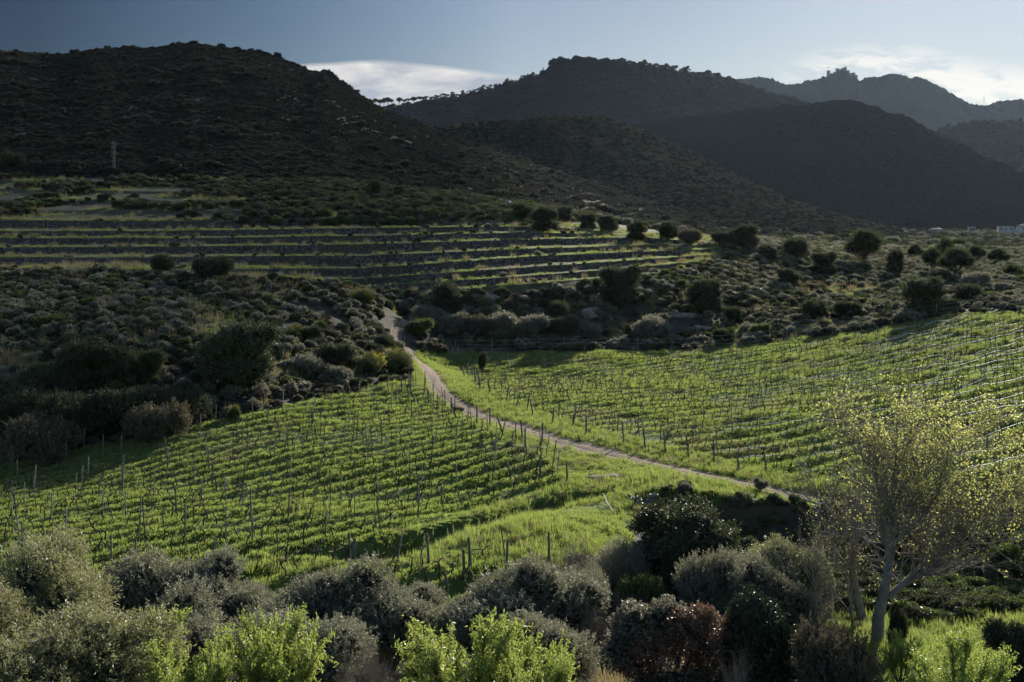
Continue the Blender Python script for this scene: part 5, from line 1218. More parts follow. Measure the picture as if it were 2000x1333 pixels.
fp = resample(np.array([(wx(1560, 54), 54.0), (wx(1700, 55.5), 55.5), (wx(1790, 56.5), 56.5), (wx(1900, 57), 57), (wx(2100, 57), 57)]), 0.4)
ribbon('footpath', fp, 0.75, M['dirt'], 'short pale footpath at the bottom right', 'path')

def rock(name, px, D, w, h, d, label, seed, cat='rock', nseg=(22, 14), sink=0.3):
    g = np.random.default_rng(seed); nt_, np_ = nseg[1], nseg[0]
    th = np.linspace(0.04, np.pi - 0.04, nt_); pp = np.arange(np_) / np_ * 2 * np.pi; TH, PP = np.meshgrid(th, pp, indexing='ij')
    q = np.stack([np.sin(TH) * np.cos(PP), np.sin(TH) * np.sin(PP), np.cos(TH)], -1)
    q = np.sign(q) * np.abs(q) ** 0.8
    rr = 1 + 0.35 * fbm(q[..., 0] * 2 + seed, q[..., 1] * 2 + q[..., 2] * 2.7, 4, seed)
    strata = np.round(q[..., 2] * 4) / 4; q = q.copy(); q[..., 2] = q[..., 2] * 0.6 + strata * 0.4
    v = q * rr[..., None] * np.array([w / 2, d / 2, h]); i = np.arange(nt_ - 1)[:, None] * np_; j = np.arange(np_)[None]; j2 = (j + 1) % np_
    me = fastmesh(name, v.reshape(-1, 3), np.stack([i + j, i + np_ + j, i + np_ + j2, i + j2], -1).reshape(-1, 4))
    p = at(px, D); return tag(link(name, me, M['rock'], loc=(p.x, p.y, p.z - h * sink)), label, cat)
rock('rock_slab', 1178, 93.5, 2.6, 0.42, 2.0, 'flat pale rock slab in the grass below the track', 3)
rock('rock_slab', 825, 81.5, 1.0, 0.4, 1.0, 'small pale slab in the grass below the short vine row', 4)
rock('rock_outcrop', 1440, 86.0, 4.6, 1.6, 1.0, 'layered brown rock face under the grassy bank right of the oak', 5, sink=0.3)
rock('rock_outcrop', 1530, 86.0, 3.2, 1.5, 1.0, 'layered rock face at the right end of the bank by the poplar', 6, sink=0.3)
rock('rock_outcrop', 1290, 86.0, 2.2, 1.3, 0.8, 'dark rock ledge behind the left top of the big oak', 7, sink=0.3)
rock('boulder', 1152, 210, 3.4, 1.2, 3, 'grey boulder in the scrub above the vineyard fence', 8)
rock('boulder', 1162, 205, 2.4, 0.9, 2, 'smaller grey boulder just below its larger neighbour', 9)
rock('rock_slab', 1330, 213, 5.0, 0.5, 4, 'flat grey rock slab in the scrub left of the cushion shrub', 10)
rock('rock_slab', 1375, 206, 4.0, 0.5, 3, 'lower flat grey rock slab near the vineyard fence', 11)
rock('boulder', 1512, 203, 1.5, 0.6, 1.4, 'small grey boulder right of the yellow green shrub', 12)
rock('rock_slab', 950, 207, 3.5, 0.8, 2, 'broken stones under the lowest terrace right of the round shrub', 13)
rock('rock_slab', 72, 136, 2.6, 0.3, 2.2, 'pale stone slab at the far left above the thicket', 14)

# ------------------------------------------------------------------ terrace walls, one thing each
for k, l in enumerate(TL):
    xs = np.arange(-380, 1400, 5.0); P0 = []; 
    for x in xs:
        y = np.interp(x, TX, l)
        if terr_mask(np.array([x]), np.array([y + 0.0]))[0] < 0.55: continue
        nxt = TL[k + 1] if k + 1 < len(TL) else [q + 18 for q in l]
        gap = np.interp(x, TX, nxt) - y
        if gap < 6: continue
        Dn = ray_base(x, y + gap * 0.13, 150, 420); Df = ray_base(x, y, 150, 420)
        zb = -((y + gap * (0.13 * 0.15 + 0.7 * 0.85)) - HY) / F * Dn; zt = -(y - HY) / F * Df
        P0.append((x, Dn - 0.25, Df + 0.1, zb - 0.15, zt + 0.02))
    if len(P0) < 8: continue
    A0 = np.array(P0); m_ = MB(); n0 = len(A0); rows = 6
    cut = [0] + [i + 1 for i in range(n0 - 1) if A0[i + 1, 0] - A0[i, 0] > 20] + [n0]
    for c0, c1 in zip(cut[:-1], cut[1:]):
        B = A0[c0:c1]
        if len(B) < 3: continue
        vs = []
        for r in range(rows):
            f = r / (rows - 1); D = B[:, 1] + (B[:, 2] - B[:, 1]) * f * 0.5; z = B[:, 3] + (B[:, 4] - B[:, 3]) * f
            jit = fbm(B[:, 0] / 7 + r * 3.1, B[:, 0] * 0 + r * 1.7, 2, k) * 0.16
            vs.append(np.stack([wx(B[:, 0], D), D + jit, z + jit * (0.6 if r == rows - 1 else 0)], -1))
        D = B[:, 2] + 0.35; vs.append(np.stack([wx(B[:, 0], D), D, B[:, 4] - 0.05], -1))
        vs = np.array(vs); R_, Cn = vs.shape[:2]; ii = (np.arange(R_ - 1)[:, None] * Cn + np.arange(Cn - 1)[None]).ravel()
        m_.add(vs.reshape(-1, 3), np.stack([ii, ii + 1, ii + Cn + 1, ii + Cn], 1))
    if m_.n: tag(link('terrace_wall', m_.mesh('terrace_wall'), M['wall']), 'long dark dry stone terrace wall, %s from the top' % ordw(k + 1), 'wall', 'dry stone terrace walls')

# ------------------------------------------------------------------ vineyards
def vine_mesh(seed):
    g = np.random.default_rng(seed); mb = MB(); h = 0.55 + 0.15 * g.random()
    lean = g.normal() * 0.10; P = [[0, 0, -0.08], [lean * 0.3 + g.normal() * 0.03, g.normal() * 0.03, h * 0.4], [lean + g.normal() * 0.03, g.normal() * 0.03, h * 0.75], [lean * 1.2, 0, h]]
    mb.tube(P, [0.044, 0.033, 0.030, 0.032], 6)
    for s in (-1, 1):
        if g.random() < 0.12: continue
        L = 0.30 + 0.22 * g.random(); q = [[lean * 1.2, 0, h - 0.02], [lean * 1.2 + s * L * 0.45, g.normal() * 0.02, h + 0.06 + g.normal() * 0.03], [lean * 1.2 + s * L, g.normal() * 0.03, h + 0.05 + g.normal() * 0.05]]
        mb.tube(q, [0.027, 0.022, 0.015], 5)
        for j in range(3):
            f = (j + 0.7) / 3; x = lean * 1.2 + s * L * f; z0 = h + 0.05
            mb.tube([[x, 0, z0], [x + g.normal() * 0.03, g.normal() * 0.03, z0 + 0.07 + 0.08 * g.random()]], [0.012, 0.007], 4)
    me = mb.mesh('vine'); me.materials.append(M['vine']); return me
VM = [vine_mesh(i) for i in range(10)]
def post_mesh(h, r, mat, seed, square=False):
    g = np.random.default_rng(seed); mb = MB(); mb.tube([[0, 0, -0.3], [g.normal() * 0.01, g.normal() * 0.01, h * 0.5], [g.normal() * 0.015, g.normal() * 0.015, h]], [r * 1.1, r, r * 0.92], 4 if square else 7)
    me = mb.mesh('post'); me.materials.append(M[mat]); return me
PMS = [post_mesh(1.75, 0.045, 'post', 1), post_mesh(1.65, 0.040, 'palepost', 2), post_mesh(1.85, 0.035, 'post', 3, True)]
PMT = [post_mesh(1.5, 0.030, 'post', 11), post_mesh(1.55, 0.028, 'post', 12, True), post_mesh(1.6, 0.032, 'palepost', 13)]
PME = [post_mesh(1.6, 0.065, 'post', 5), post_mesh(1.5, 0.07, 'post', 6)]

def rows(az, S, poly, Dmin, Dmax, q0range, sp, seed, qf, bend=0.0):
    g = np.random.default_rng(seed); out_ = []
    dx, dy = math.sin(az), math.cos(az); nx_, ny_ = math.cos(az), -math.sin(az)
    for k in range(*q0range):
        q = k * S; t = np.arange(-60, 420, sp); t = t + g.normal(size=len(t)) * 0.08 * sp
        X = q * nx_ + t * dx; Y = q * ny_ + t * dy
        ok = (Y > Dmin) & (Y < Dmax); X, Y, t_ = X[ok], Y[ok], t[ok]
        if not len(X): continue
        px, bp = scr_base(X, Y)
        ok = inpoly(px, bp, poly) & (px > -160) & (px < 2160) & (trk_dist(X, Y) > 1.6)
        if ok.sum() < 3: continue
        out_.append((k, X[ok], Y[ok]))
    return out_
RL = rows(AZL, SL, POLY_L, 58, 160, (-80, 20), 1.05, 3, qL)
RR = rows(AZR, SR, POLY_R, 84, 200, (-80, 5), 0.85, 4, qR)
RL.sort(key=lambda r: -r[0]); RR.sort(key=lambda r: -r[0])      # nearest rows first

def inframe(X, Y, Z, m=0):
    px, py = spx(X, Y, Z); return (px > -m) & (px < 2000 + m) & (py > 0) & (py < 1333 + m)
vines = []; posts = []
for side, RS, az, keepp in (('left', RL, AZL, 0.72), ('right', RR, AZR, 0.9)):
    g = np.random.default_rng(77 if side == 'left' else 78)
    rn = 0
    for (k, X, Y) in RS:
        Z = gz(X, Y); inf = inframe(X, Y, Z); gap = g.random(len(X)) < keepp
        if not inf.any(): continue
        rn += 1; o = np.argsort(1000 + F * X / Y); n_in = 0
        pn = 0; off = g.integers(0, 5); every = 7 if side == 'left' else 8
        for c, i in enumerate(o):
            vis = bool(inf[i])
            if (c + off) % every == 0 or (c == 0 and side == 'right') or (c == len(o) - 1 and side == 'left'):
                endp = (c == 0 or c == len(o) - 1)
                if vis: pn += 1
                posts.append(dict(x=X[i] + math.sin(az) * 0.4, y=Y[i] + math.cos(az) * 0.4, side=side, row=rn, n=pn, vis=vis, end=endp))
            if gap[i]:
                if vis: n_in += 1
                vines.append(dict(x=X[i], y=Y[i], z=Z[i], side=side, row=rn, n=n_in, vis=vis))
def choose(L, n):
    """the rows that show largest, whole rows at a time"""
    vis = [v for v in L if v['vis']]
    rws = {}
    for v in vis: rws.setdefault((v['side'], v['row']), []).append(v)
    order = sorted(rws, key=lambda r: np.median([v['y'] for v in rws[r]]))
    ch = []; 
    for r in order:
        if len(ch) + len(rws[r]) > n: continue
        ch += rws[r]
    ids = set(map(id, ch)); return ch, [v for v in L if id(v) not in ids]
vi, vrest = choose(vines, 296)
for v in vi:
    o = bpy.data.objects.new('grapevine', VM[int(rng.integers(len(VM)))]); ROOT.objects.link(o)
    az = AZL if v['side'] == 'left' else AZR
    o.location = (v['x'], v['y'], v['z']); s = 0.95 + 0.35 * rng.random(); o.scale = (s, s, s * (0.95 + 0.15 * rng.random())); o.rotation_euler = (rng.normal() * 0.1, rng.normal() * 0.14, math.pi / 2 - az + rng.normal() * 0.15 + (math.pi if rng.random() < 0.5 else 0))
    tag(o, 'bare vine, %s from left in the %s row up the %s vineyard' % (ordw(v['n']), ordw(v['row']), v['side']), 'grapevine', 'bare vines of the %s vineyard' % v['side'])
if vrest:
    N = len(vrest); P = np.array([(v['x'], v['y'], v['z']) for v in vrest]); azs = np.array([AZL if v['side'] == 'left' else AZR for v in vrest])
    so = scatter('grapevines', P, 0.92 + 0.3 * rng.random(N), VM, 'rest of the small bare vines in rows across both vineyards', 'grapevine')
    rot = np.stack([rng.normal(size=N) * 0.1, rng.normal(size=N) * 0.12, math.pi / 2 - azs + rng.normal(size=N) * 0.12], 1).astype(np.float32)
    so.data.attributes['rot'].data.foreach_set('vector', rot.ravel())
# posts seen one by one along the track and the lower corner (photo px, base row, lean left-right, thick)
EP = [(1107, 952, 0.02, 'a lone post at the right end of the last short vine row'), (1055, 948, 0.0, 'thick upright post second from the right above the meadow'),
      (1000, 935, -0.22, 'dark post leaning left above the middle meadow'), (955, 932, -0.3, 'dark post leaning far left with a white tie'),
      (931, 836, 0.03, 'thick dark post by the track at the top right of the left vineyard'), (957, 840, 0.0, 'thick dark post right of its twin by the track'),
      (984, 855, -0.3, 'leaning post at the left verge of the track'), (1021, 860, -0.1, 'post slightly leaning left at the near verge of the track'), (1026, 881, 0.0, 'tall thin post just below the track verge'),
      (1058, 872, 0.06, 'last upright post on the near verge of the track'), (881, 815, 0.04, 'post beside the little green shrub near the track'), (892, 822, -0.32, 'leaning post next to the little green shrub'),
      (838, 797, -0.06, 'dark post left below the track bend'), (856, 806, -0.05, 'dark post second left below the track bend'), (814, 787, -0.35, 'leaning post crossing its pale neighbour near the bend'),
      (802, 775, 0.0, 'pale upright post near the top corner of the left vineyard'), (784, 768, 0.0, 'rusty dark post at the top corner of the left vineyard'), (757, 765, 0.0, 'post under the broom at the top of the left vineyard'),
      (690, 1088, 0.08, 'thick leaning post low in the middle of the left vineyard'), (838, 1108, -0.08, 'thick post in the lower meadow above the olives'), (917, 1128, 0.0, 'upright post in the lower meadow right of its twin'),
      (988, 1130, 0.1, 'post leaning right in the lower meadow'), (906, 1140, 0.0, 'thin post left of its twin in the lower meadow'), (742, 1168, -0.25, 'post leaning left between the olive tops'), (876, 1168, -0.1, 'stout crooked post just above the olives'),
      (1072, 1105, 0.0, 'short post beside the thin grey shrub'),
      (885, 704, -0.05, 'left post of three at the top left corner of the right vineyard'), (893, 715, -0.05, 'middle post of three at the top left corner of the right vineyard'), (896, 702, -0.05, 'right post of three at the top left corner of the right vineyard'),
      (908, 742, -0.25, 'crooked dark post leaning left at the left edge of the right vineyard'), (912, 735, 0.06, 'tall post crossing the crooked dark one'), (928, 752, -0.03, 'grey post above the track in the right vineyard'),
      (938, 765, -0.05, 'rusty thin post above the track in the right vineyard'), (958, 772, -0.2, 'dark tilted post meeting a brace above the track'), (988, 790, 0.3, 'brace post leaning right, first above the track'), (1006, 802, 0.32, 'brace post leaning right, second above the track'),
      (1028, 806, 0.2, 'brace post leaning right, third above the track'), (1042, 818, -0.15, 'dark post leaning left over the track verge'), (1078, 830, 0.15, 'stout post leaning right above the track'), (1118, 835, 0.25, 'pale slanted post above the middle of the track'),
      (1144, 852, 0.05, 'pale upright post above the middle of the track'), (1218, 868, -0.08, 'end post left of three above the straight track'), (1260, 875, -0.12, 'end post middle of three above the straight track'), (1300, 887, -0.15, 'end post right of three above the straight track'),
      (1345, 895, -0.12, 'end post above the track, left of the sapling group'), (1395, 905, -0.05, 'end post with a pale top above the right track'), (1444, 924, -0.12, 'leaning end post near the sapling'), (1497, 930, -0.12, 'end post directly right above the sapling'), (1345, 890, 0.0, None)]
ids = []
for (px, py, lean, lab) in EP:
    if lab is None: continue
    D = ray_base(px, py, 60, 300); p = at(px, D)
    ids.append((p.x, p.y)); e = bpy.data.objects.new('vineyard_post', PME[len(ids) % 2]); ROOT.objects.link(e)
    e.location = p; e.rotation_euler = (0, lean, rng.random()); s = 0.95 + 0.2 * rng.random(); e.scale = (1, 1, s)
    tag(e, lab, 'vineyard post', 'posts along the track and the meadow edge')
ids = np.array(ids)
posts = [p for p in posts if np.min(np.hypot(ids[:, 0] - p['x'], ids[:, 1] - p['y'])) > 1.2]
pi_, prest = choose(posts, 298 - len(ids))
for p in pi_:
    z = float(gz(p['x'], p['y'])); ms = PMS if p['side'] == 'left' else PMT
    o = bpy.data.objects.new('vineyard_post', ms[int(rng.integers(3))]); ROOT.objects.link(o); o.location = (p['x'], p['y'], z)
    o.rotation_euler = (rng.normal() * 0.05, rng.normal() * 0.05 + (-0.12 if p['end'] else 0), rng.random() * 3); s = 0.85 + 0.3 * rng.random(); o.scale = (1, 1, s)
    tag(o, 'grey post, %s from left in the %s row up the %s vineyard' % (ordw(p['n']), ordw(p['row']), p['side']), 'vineyard post', 'posts in the rows of the %s vineyard' % p['side'])
if prest:
    P = np.array([(p['x'], p['y'], float(gz(p['x'], p['y']))) for p in prest])
    scatter('vineyard_posts', P, 0.9 + 0.2 * rng.random(len(P)), PMT, 'farther thin posts standing in the rows of the vineyards', 'vineyard post', tilt=0.04)

# drip pipes of the right vineyard, one per row
rn = 0
for (k, X, Y) in RR:
    Z = gz(X, Y); 
    if not inframe(X, Y, Z).any(): continue
    rn += 1
    px = 1000 + F * X / Y
    sel = px > (1380 if rn > 3 else 1500); 
    if sel.sum() < 12: continue
    Xs, Ys = X[sel], Y[sel]; o_ = np.argsort(Xs); Xs, Ys = Xs[o_], Ys[o_]; Zs = gz(Xs, Ys)
    pxx = 1000 + F * Xs / Ys
    up = 0.06 + 0.50 * fbm(Xs / 3.2, Ys / 3.2, 2, 70 + k) + 0.20 * sstep(1400, 2000, pxx) - 0.0
    mb = MB(); mb.tube(np.stack([Xs - 0.12, Ys, Zs + up + 0.04], 1), 0.032, 6, cap=False)
    tag(link('drip_pipe', mb.mesh('drip_pipe'), M['pipe']), 'shining drip pipe along the %s vine row up the right vineyard' % ordw(rn), 'pipe', 'drip pipes along the vine rows')
# loose hose in the meadow
hp = []
for px, py in [(1177, 965), (1180, 980), (1186, 995), (1193, 1008), (1200, 1018)]:
    D = ray_base(px, py, 60, 200); p = at(px, D); hp.append((p.x, p.y, p.z + 0.45 + 0.1 * (py < 970)))
mb = MB(); hp = np.array(hp); mb.tube(hp, 0.022, 6); tag(link('hose', mb.mesh('hose'), M['hose']), 'pale hose lying down the meadow left of the prickly pear', 'hose')

# wire fence behind the right vineyard
fx = [(875, 690), (960, 687), (1050, 686), (1150, 685), (1250, 684), (1350, 683), (1450, 677), (1530, 669), (1600, 660), (1680, 645), (1760, 630), (1840, 616), (1900, 611), (1960, 609), (2020, 608), (2100, 607)]
fpts = []
for px, py in fx:
    D = ray_base(px, py, 120, 260); fpts.append((wx(px, D), D))
fpts = resample(np.array(fpts), 3.4); fe = empty('wire_fence', (0, 0, 0)); tops = []
for i, (x, y) in enumerate(fpts):
    z = float(gz(x, y)); h = 1.75 + 0.25 * rng.random(); tops.append((x, y, z, h))
    o = bpy.data.objects.new('fence_post', PMT[i % 3]); ROOT.objects.link(o); o.parent = fe; o.location = (x, y, z); o.scale = (1.2, 1.2, h / 1.55)
T_ = np.array(tops)
for hh in (0.5, 1.05, 1.6):
    mb = MB(); mb.tube(np.stack([T_[:, 0], T_[:, 1] - 0.03, T_[:, 2] + hh], 1), 0.012, 4, cap=False); link('wire', mb.mesh('wire'), M['metal'], fe)
tag(fe, 'wire fence on thin posts along the far edge of the right vineyard', 'fence')

# prickly pear
def pricklypear(px, D, label):
    b = at(px, D); g = np.random.default_rng(9); e = empty('prickly_pear', b)
    def pad(p, d, s, lvl):
        d = d / np.linalg.norm(d); side = np.cross(d, g.normal(size=3)); side /= np.linalg.norm(side); nrm = np.cross(d, side)
        th = np.arange(12) / 12 * 2 * np.pi; mb = MB(); ring = []
        for off, sc in ((-0.035, 0.8), (0, 1.0), (0.035, 0.8)):
            ring.append(p + d * s * 0.5 + (np.cos(th)[:, None] * d * s * 0.5 + np.sin(th)[:, None] * side * s * 0.34) * sc + nrm * off)
        v = np.vstack(ring + [(p + d * s * 0.5 - nrm * 0.045)[None], (p + d * s * 0.5 + nrm * 0.045)[None]])
        q = []; t = []
        for r in range(2):
            for j in range(12): q.append([r * 12 + j, r * 12 + (j + 1) % 12, (r + 1) * 12 + (j + 1) % 12, (r + 1) * 12 + j])
        for j in range(12): t.append([j, 36, (j + 1) % 12]); t.append([24 + j, 24 + (j + 1) % 12, 37])
        mb.add(v, q, t); pads.append(mb)
        if lvl > 0:
            for _ in range(2 if g.random() < 0.7 else 3):
                nd = d + g.normal(size=3) * 0.55 + np.array([0, 0, 0.25]); pad(p + d * s * 0.9 + side * g.normal() * 0.08, nd, s * (0.8 + 0.15 * g.random()), lvl - 1)
    pads = []
    for i in range(4): pad(np.array([g.normal() * 0.25, g.normal() * 0.2, -0.05]), np.array([g.normal() * 0.4, g.normal() * 0.3, 1.0]), 0.42, 3)
    for i, mb in enumerate(pads[:90]): link('pad', mb.mesh('pad', True), M['cactus'], e)
    tag(e, label, 'cactus')
pricklypear(1256, 86, 'grey green prickly pear at the edge of the bank below the track')

# ------------------------------------------------------------------ masts, houses, ruins
def mast():
    p = at(222, 381); e = empty('antenna_mast', p); H = -(277 - HY) / F * 381 - p.z + 0.3
    mb = MB(); w0, w1 = 0.62, 0.34
    cor = [(-1, -1), (1, -1), (1, 1), (-1, 1)]
    for sx, sy in cor: mb.tube([[sx * w0 / 2, sy * w0 / 2, -0.3], [sx * w1 / 2, sy * w1 / 2, H * 0.88]], 0.05, 5)
    nb = 13
    for i in range(nb):
        f0, f1 = i / nb, (i + 1) / nb; a = (w0 + (w1 - w0) * f0) / 2; c = (w0 + (w1 - w0) * f1) / 2; z0 = f0 * H * 0.88; z1 = f1 * H * 0.88
        for k in range(4):
            A, B = cor[k], cor[(k + 1) % 4]
            mb.tube([[A[0] * a, A[1] * a, z0], [B[0] * c, B[1] * c, z1]], 0.025, 4); mb.tube([[A[0] * c, A[1] * c, z1], [B[0] * c, B[1] * c, z1]], 0.025, 4)
    mb.tube([[0, 0, H * 0.86], [0, 0, H]], 0.04, 5); link('lattice', mb.mesh('lattice', False), M['mastgrey'], e)
    for x, y in ((-0.38, -0.2), (0.18, -0.35), (0.42, 0.1)):
        b = MB(); b.box((x, y, H * 0.90), (0.30, 0.16, 1.15)); link('panel_antenna', b.mesh('panel_antenna'), M['mastgrey'], e)
    d = MB(); th = np.arange(16) / 16 * 2 * np.pi
    r = 0.62; v = [np.stack([np.cos(th) * r, np.full(16, -0.38), np.sin(th) * r], 1), np.stack([np.cos(th) * r, np.full(16, -0.62), np.sin(th) * r], 1), np.array([[0, -0.30, 0], [0, -0.66, 0]])]
    q = [[j, (j + 1) % 16, 16 + (j + 1) % 16, 16 + j] for j in range(16)]; t = [[(j + 1) % 16, j, 32] for j in range(16)] + [[16 + j, 16 + (j + 1) % 16, 33] for j in range(16)]
    d.add(np.vstack(v) + [0, 0, H * 0.775], q, t); link('dish', d.mesh('dish'), M['mastgrey'], e)
    for x, z in ((-0.62, 0.67), (-0.62, 0.60), (-0.62, 0.53), (0.55, 0.68), (0.5, 0.60)):
        b = MB(); b.tube([[x, -0.1, H * z], [x, -0.4, H * z]], 0.17, 10); b.tube([[x, -0.05, H * z], [x * 0.3, 0, H * z]], 0.03, 4); link('drum_antenna', b.mesh('drum_antenna'), M['mastgrey'], e)
    tag(e, 'lattice antenna mast with dish and panels above the left terraces', 'mast')
    p2 = at(233, 381.5); c = empty('equipment_cabinet', p2); b = MB(); b.box((0, 0, 0.7), (0.85, 0.8, 1.5)); link('body', b.mesh('body'), M['mastgrey'], c)
    b = MB(); b.box((0, 0, 1.48), (0.95, 0.9, 0.08)); link('lid', b.mesh('lid'), M['mastgrey'], c); b = MB(); b.box((0.05, -0.415, 0.7), (0.6, 0.03, 1.2)); link('door', b.mesh('door'), M['mastgrey'], c)
    tag(c, 'pale grey equipment cabinet right at the foot of the antenna mast', 'cabinet')
mast()

def house(px, D, w, d, floors, mat, label, roof='flat', rz=0.0, wing=None, top=None):
    p = at(px, D); e = empty('house', p, rz); h = 2.9 * floors
    if top is not None: e.location.z = -(top - HY) / F * D - h - (0.6 if roof == 'flat' else 1.4)
    b = MB(); b.box((0, 0, h / 2 - 1.5), (w, d, h + 3)); link('wall', b.mesh('wall'), M[mat], e)
    if roof == 'flat':
        b = MB(); b.box((0, 0, h + 0.15), (w + 1.0, d + 1.0, 0.3)); b.box((0, 0, h + 0.42), (w * 0.5, d * 0.6, 0.24)); link('roof', b.mesh('roof'), M['white'], e)
    else:
        x, y = w / 2 + 0.5, d / 2 + 0.5; b = MB()
        b.add([[-x, -y, h], [x, -y, h], [x, y, h], [-x, y, h], [-x * 0.55, 0, h + 1.4], [x * 0.55, 0, h + 1.4]], [[0, 1, 5, 4], [2, 3, 4, 5], [0, 3, 2, 1]], [[1, 2, 5], [3, 0, 4]]); r = link('roof', b.mesh('roof'), M['tile'], e)
        b = MB(); b.box((w * 0.2, 0.6, h + 1.5), (0.7, 0.7, 1.2)); link('chimney', b.mesh('chimney'), M[mat], r)
    nw = max(2, int(w / 3.2))
    for f in range(floors):
        for i in range(nw):
            x = (i + 0.5) / nw * w - w / 2; b = MB(); b.box((x, -d / 2 - 0.02, f * 2.9 + 1.6), (1.5, 0.10, 1.4)); fr = link('window', b.mesh('window'), M['white'], e)
            b = MB(); b.box((x, -d / 2 - 0.08, f * 2.9 + 1.6), (1.25, 0.03, 1.15)); link('pane', b.mesh('pane'), M['glass'], fr)
    if wing:
        ww, wh, side = wing; b = MB(); b.box((side * (w / 2 + ww / 2 - 0.01), 0.4, wh / 2 - 1.5), (ww, d * 0.8, wh + 3)); wg = link('wing', b.mesh('wing'), M[mat], e)
        b = MB(); b.box((side * (w / 2 + ww / 2), 0.4, wh + 0.12), (ww + 0.8, d * 0.8 + 0.6, 0.24)); link('wing_roof', b.mesh('wing_roof'), M['white'], wg)
    tag(e, label, 'house', 'houses in the valley')
    return e
house(1661, 1000, 8.5, 7, 2, 'white', 'two storey white house left above the big umbrella pine', 'flat', 0.1, (5.0, 3.2, 1), top=436)
house(1722, 1010, 14.0, 8, 1, 'beige', 'long beige house with hipped tile roof right above the umbrella pine', 'hip', -0.1, (9.3, 2.6, 1), top=442)
house(1829, 1000, 9.3, 6, 1, 'beige', 'small beige house half hidden by flat pines', 'hip', 0.2, top=446)
house(1898, 1000, 4.0, 4, 2, 'beige', 'narrow tower like beige house right of the small hidden house', 'flat', 0.05, (7.0, 2.7, -1), top=443)
house(1964, 1000, 10.1, 6, 1, 'white', 'low white house near the right edge of the valley', 'flat', -0.15, top=442)
house(1997, 1010, 6.2, 6, 1, 'white', 'white house cut off by the right edge of the photo', 'hip', 0.3, top=439)

# castle ruin on the far peak
def ruin():
    b = hz('castle', 1618); zt = -(136 - HY) / F * 3700
    e = empty('castle_ruin', b); mb = MB(); mb.box((0, 0, 2), (8, 8, max(8, zt - b[2] + 4))); mb.box((-2.6, 0, zt - b[2] + 4.6), (2, 8, 1.6)); mb.box((2.6, 0, zt - b[2] + 4.4), (2, 8, 1.4)); link('tower', mb.mesh('tower'), M['stone'], e)
    mb = MB(); g = np.random.default_rng(3)
    for i, px in enumerate(np.linspace(1630, 1672, 9)):
        q = hz('castle', px) - np.array(b); hh = 3 + 6 * g.random(); mb.box((q[0], q[1], q[2] + hh / 2 - 2), (6 + 3 * g.random(), 6, hh + 4))
    link('curtain_wall', mb.mesh('curtain_wall'), M['stone'], e)
    tag(e, 'tiny ruined castle with a square tower on the far peak', 'castle')
    q = hz('castle', 1922); e = empty('radio_mast', q); mb = MB(); H = 30.0
    for k in range(3):
        a = k * 2.094; mb.tube([[math.cos(a) * 1.6, math.sin(a) * 1.6, -1], [math.cos(a) * 0.5, math.sin(a) * 0.5, H * 0.8]], 0.22, 4)
    for i in range(8): 
        f = i / 8; r = 1.6 - 1.1 * f
        for k in range(3):
            a, c = k * 2.094, (k + 1) * 2.094; mb.tube([[math.cos(a) * r, math.sin(a) * r, f * H * 0.8], [math.cos(c) * r, math.sin(c) * r, f * H * 0.8]], 0.15, 4)
    link('lattice', mb.mesh('radio_lattice'), M['metal'], e); mb = MB(); mb.tube([[0, 0, H * 0.78], [0, 0, H]], 0.25, 5); link('antenna', mb.mesh('antenna'), M['metal'], e)
    tag(e, 'thin radio mast on the far saddle at the right', 'mast')
ruin()
# small pale boxes in the scrub
for px, sz, mt, lab in ((975, (0.55, 0.6, 0.55), 'white', 'tiny pale box, leftmost in the scrub above the terraces'), (979, (0.45, 0.5, 0.4), 'beige', 'tiny pinkish box between the pale boxes in the scrub'), (991, (1.5, 1.1, 0.55), 'white', 'low bright white box in the scrub above the terraces')):
    p = at(px, 362); e = empty('storage_box', (p.x, p.y, p.z + 0.9), -0.2); b = MB(); b.box((0, 0, -0.3), (sz[0], sz[1], sz[2] + 1.6)); link('body', b.mesh('body'), M[mt], e)
    b = MB(); b.box((0, 0, sz[2] / 2 + 0.53), (sz[0] + 0.1, sz[1] + 0.1, 0.06)); link('lid', b.mesh('lid'), M[mt], e); tag(e, lab, 'box', 'boxes in the scrub')

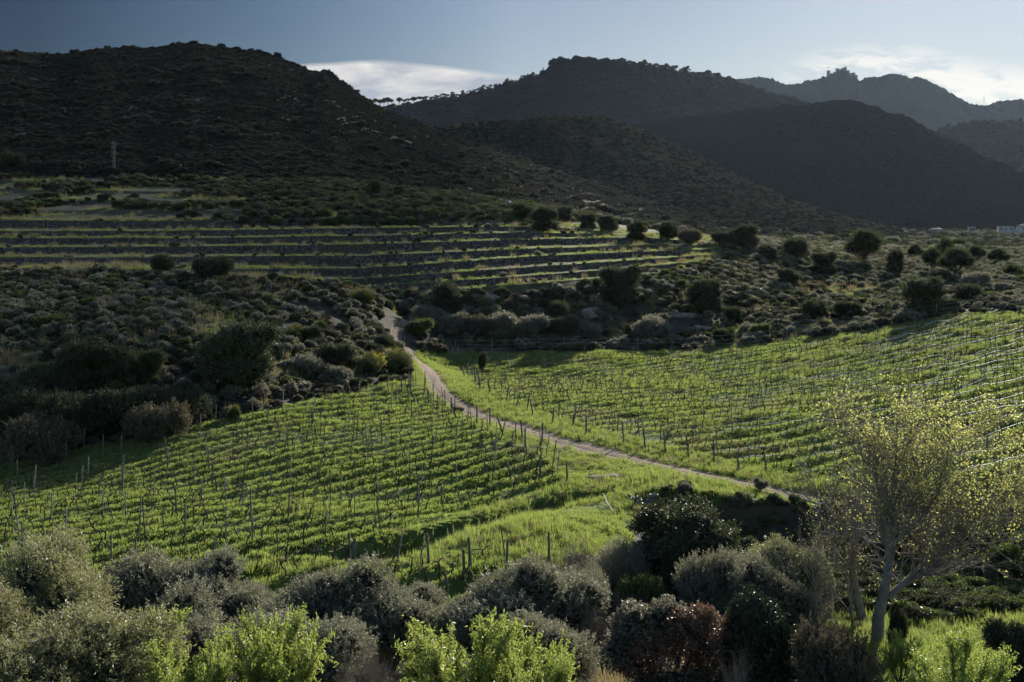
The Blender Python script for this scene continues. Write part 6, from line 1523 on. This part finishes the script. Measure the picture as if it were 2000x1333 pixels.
# ------------------------------------------------------------------ unseen cloud, added above the frame to block sun from the left slopes
def added_shade_cloud(gx_, gy_, L, rx, ry, rz, rotz):
    nt_, np_ = 40, 80; th = np.linspace(0.03, np.pi - 0.03, nt_); pp = np.arange(np_) / np_ * 2 * np.pi; TH, PP = np.meshgrid(th, pp, indexing='ij')
    q = np.stack([np.sin(TH) * np.cos(PP), np.sin(TH) * np.sin(PP), np.cos(TH)], -1)
    r_ = 1 + 0.22 * fbm(q[..., 0] * 3, q[..., 1] * 3 + q[..., 2] * 3, 5, 91)
    v = q * r_[..., None] * np.array([rx, ry, rz]); v[..., 2] = np.where(v[..., 2] < 0, v[..., 2] * 0.4, v[..., 2])
    i = np.arange(nt_ - 1)[:, None] * np_; j = np.arange(np_)[None]; j2 = (j + 1) % np_
    me = fastmesh('added_shade_cloud', v.reshape(-1, 3), np.stack([i + j, i + np_ + j, i + np_ + j2, i + j2], -1).reshape(-1, 4), smooth=True)
    m, t = mat_new('shade_cloud_mat'); o = t.node('ShaderNodeOutputMaterial'); tcn = t.node('ShaderNodeTexCoord'); nz = t.noise(tcn.outputs['Object'], 0.03, 5, 0.6)
    df = t.node('ShaderNodeBsdfDiffuse', inp={0: (0.8, 0.8, 0.8, 1)}); tp = t.node('ShaderNodeBsdfTransparent')
    mx = t.node('ShaderNodeMixShader', inp={0: t.ramp(nz, [(0.35, 0.28), (0.6, 0.50)])}); t.l.new(tp.outputs[0], mx.inputs[1]); t.l.new(df.outputs[0], mx.inputs[2]); t.l.new(mx.outputs[0], o.inputs[0])
    c = link('added_shade_cloud', me, m, loc=(gx_ + sd.x * L, gy_ + sd.y * L, sd.z * L)); c.rotation_euler = (0, 0, rotz); tag(c, kind='structure')
added_shade_cloud(-150, 340, 2750, 128, 370, 45, math.radians(8))

# ------------------------------------------------------------------ haze
hb_ = MB(); hb_.box((0, 2450, 200), (7200, 5300, 520))
hm = bpy.data.materials.new('haze_air'); hm.use_nodes = True; t = NT(hm.node_tree); o = t.node('ShaderNodeOutputMaterial')
pv_ = t.node('ShaderNodeVolumePrincipled', inp={'Color': (0.58, 0.76, 1.0, 1), 'Density': 0.0000085, 'Anisotropy': 0.5}); t.l.new(pv_.outputs[0], o.inputs['Volume'])
tag(link('haze', hb_.mesh('haze'), hm), 'thin bluish haze filling the valley', 'haze', kind='stuff')
print('vines', len(vines), len(vi), 'posts', len(posts), len(pi_), 'rows', len(RL), len(RR))
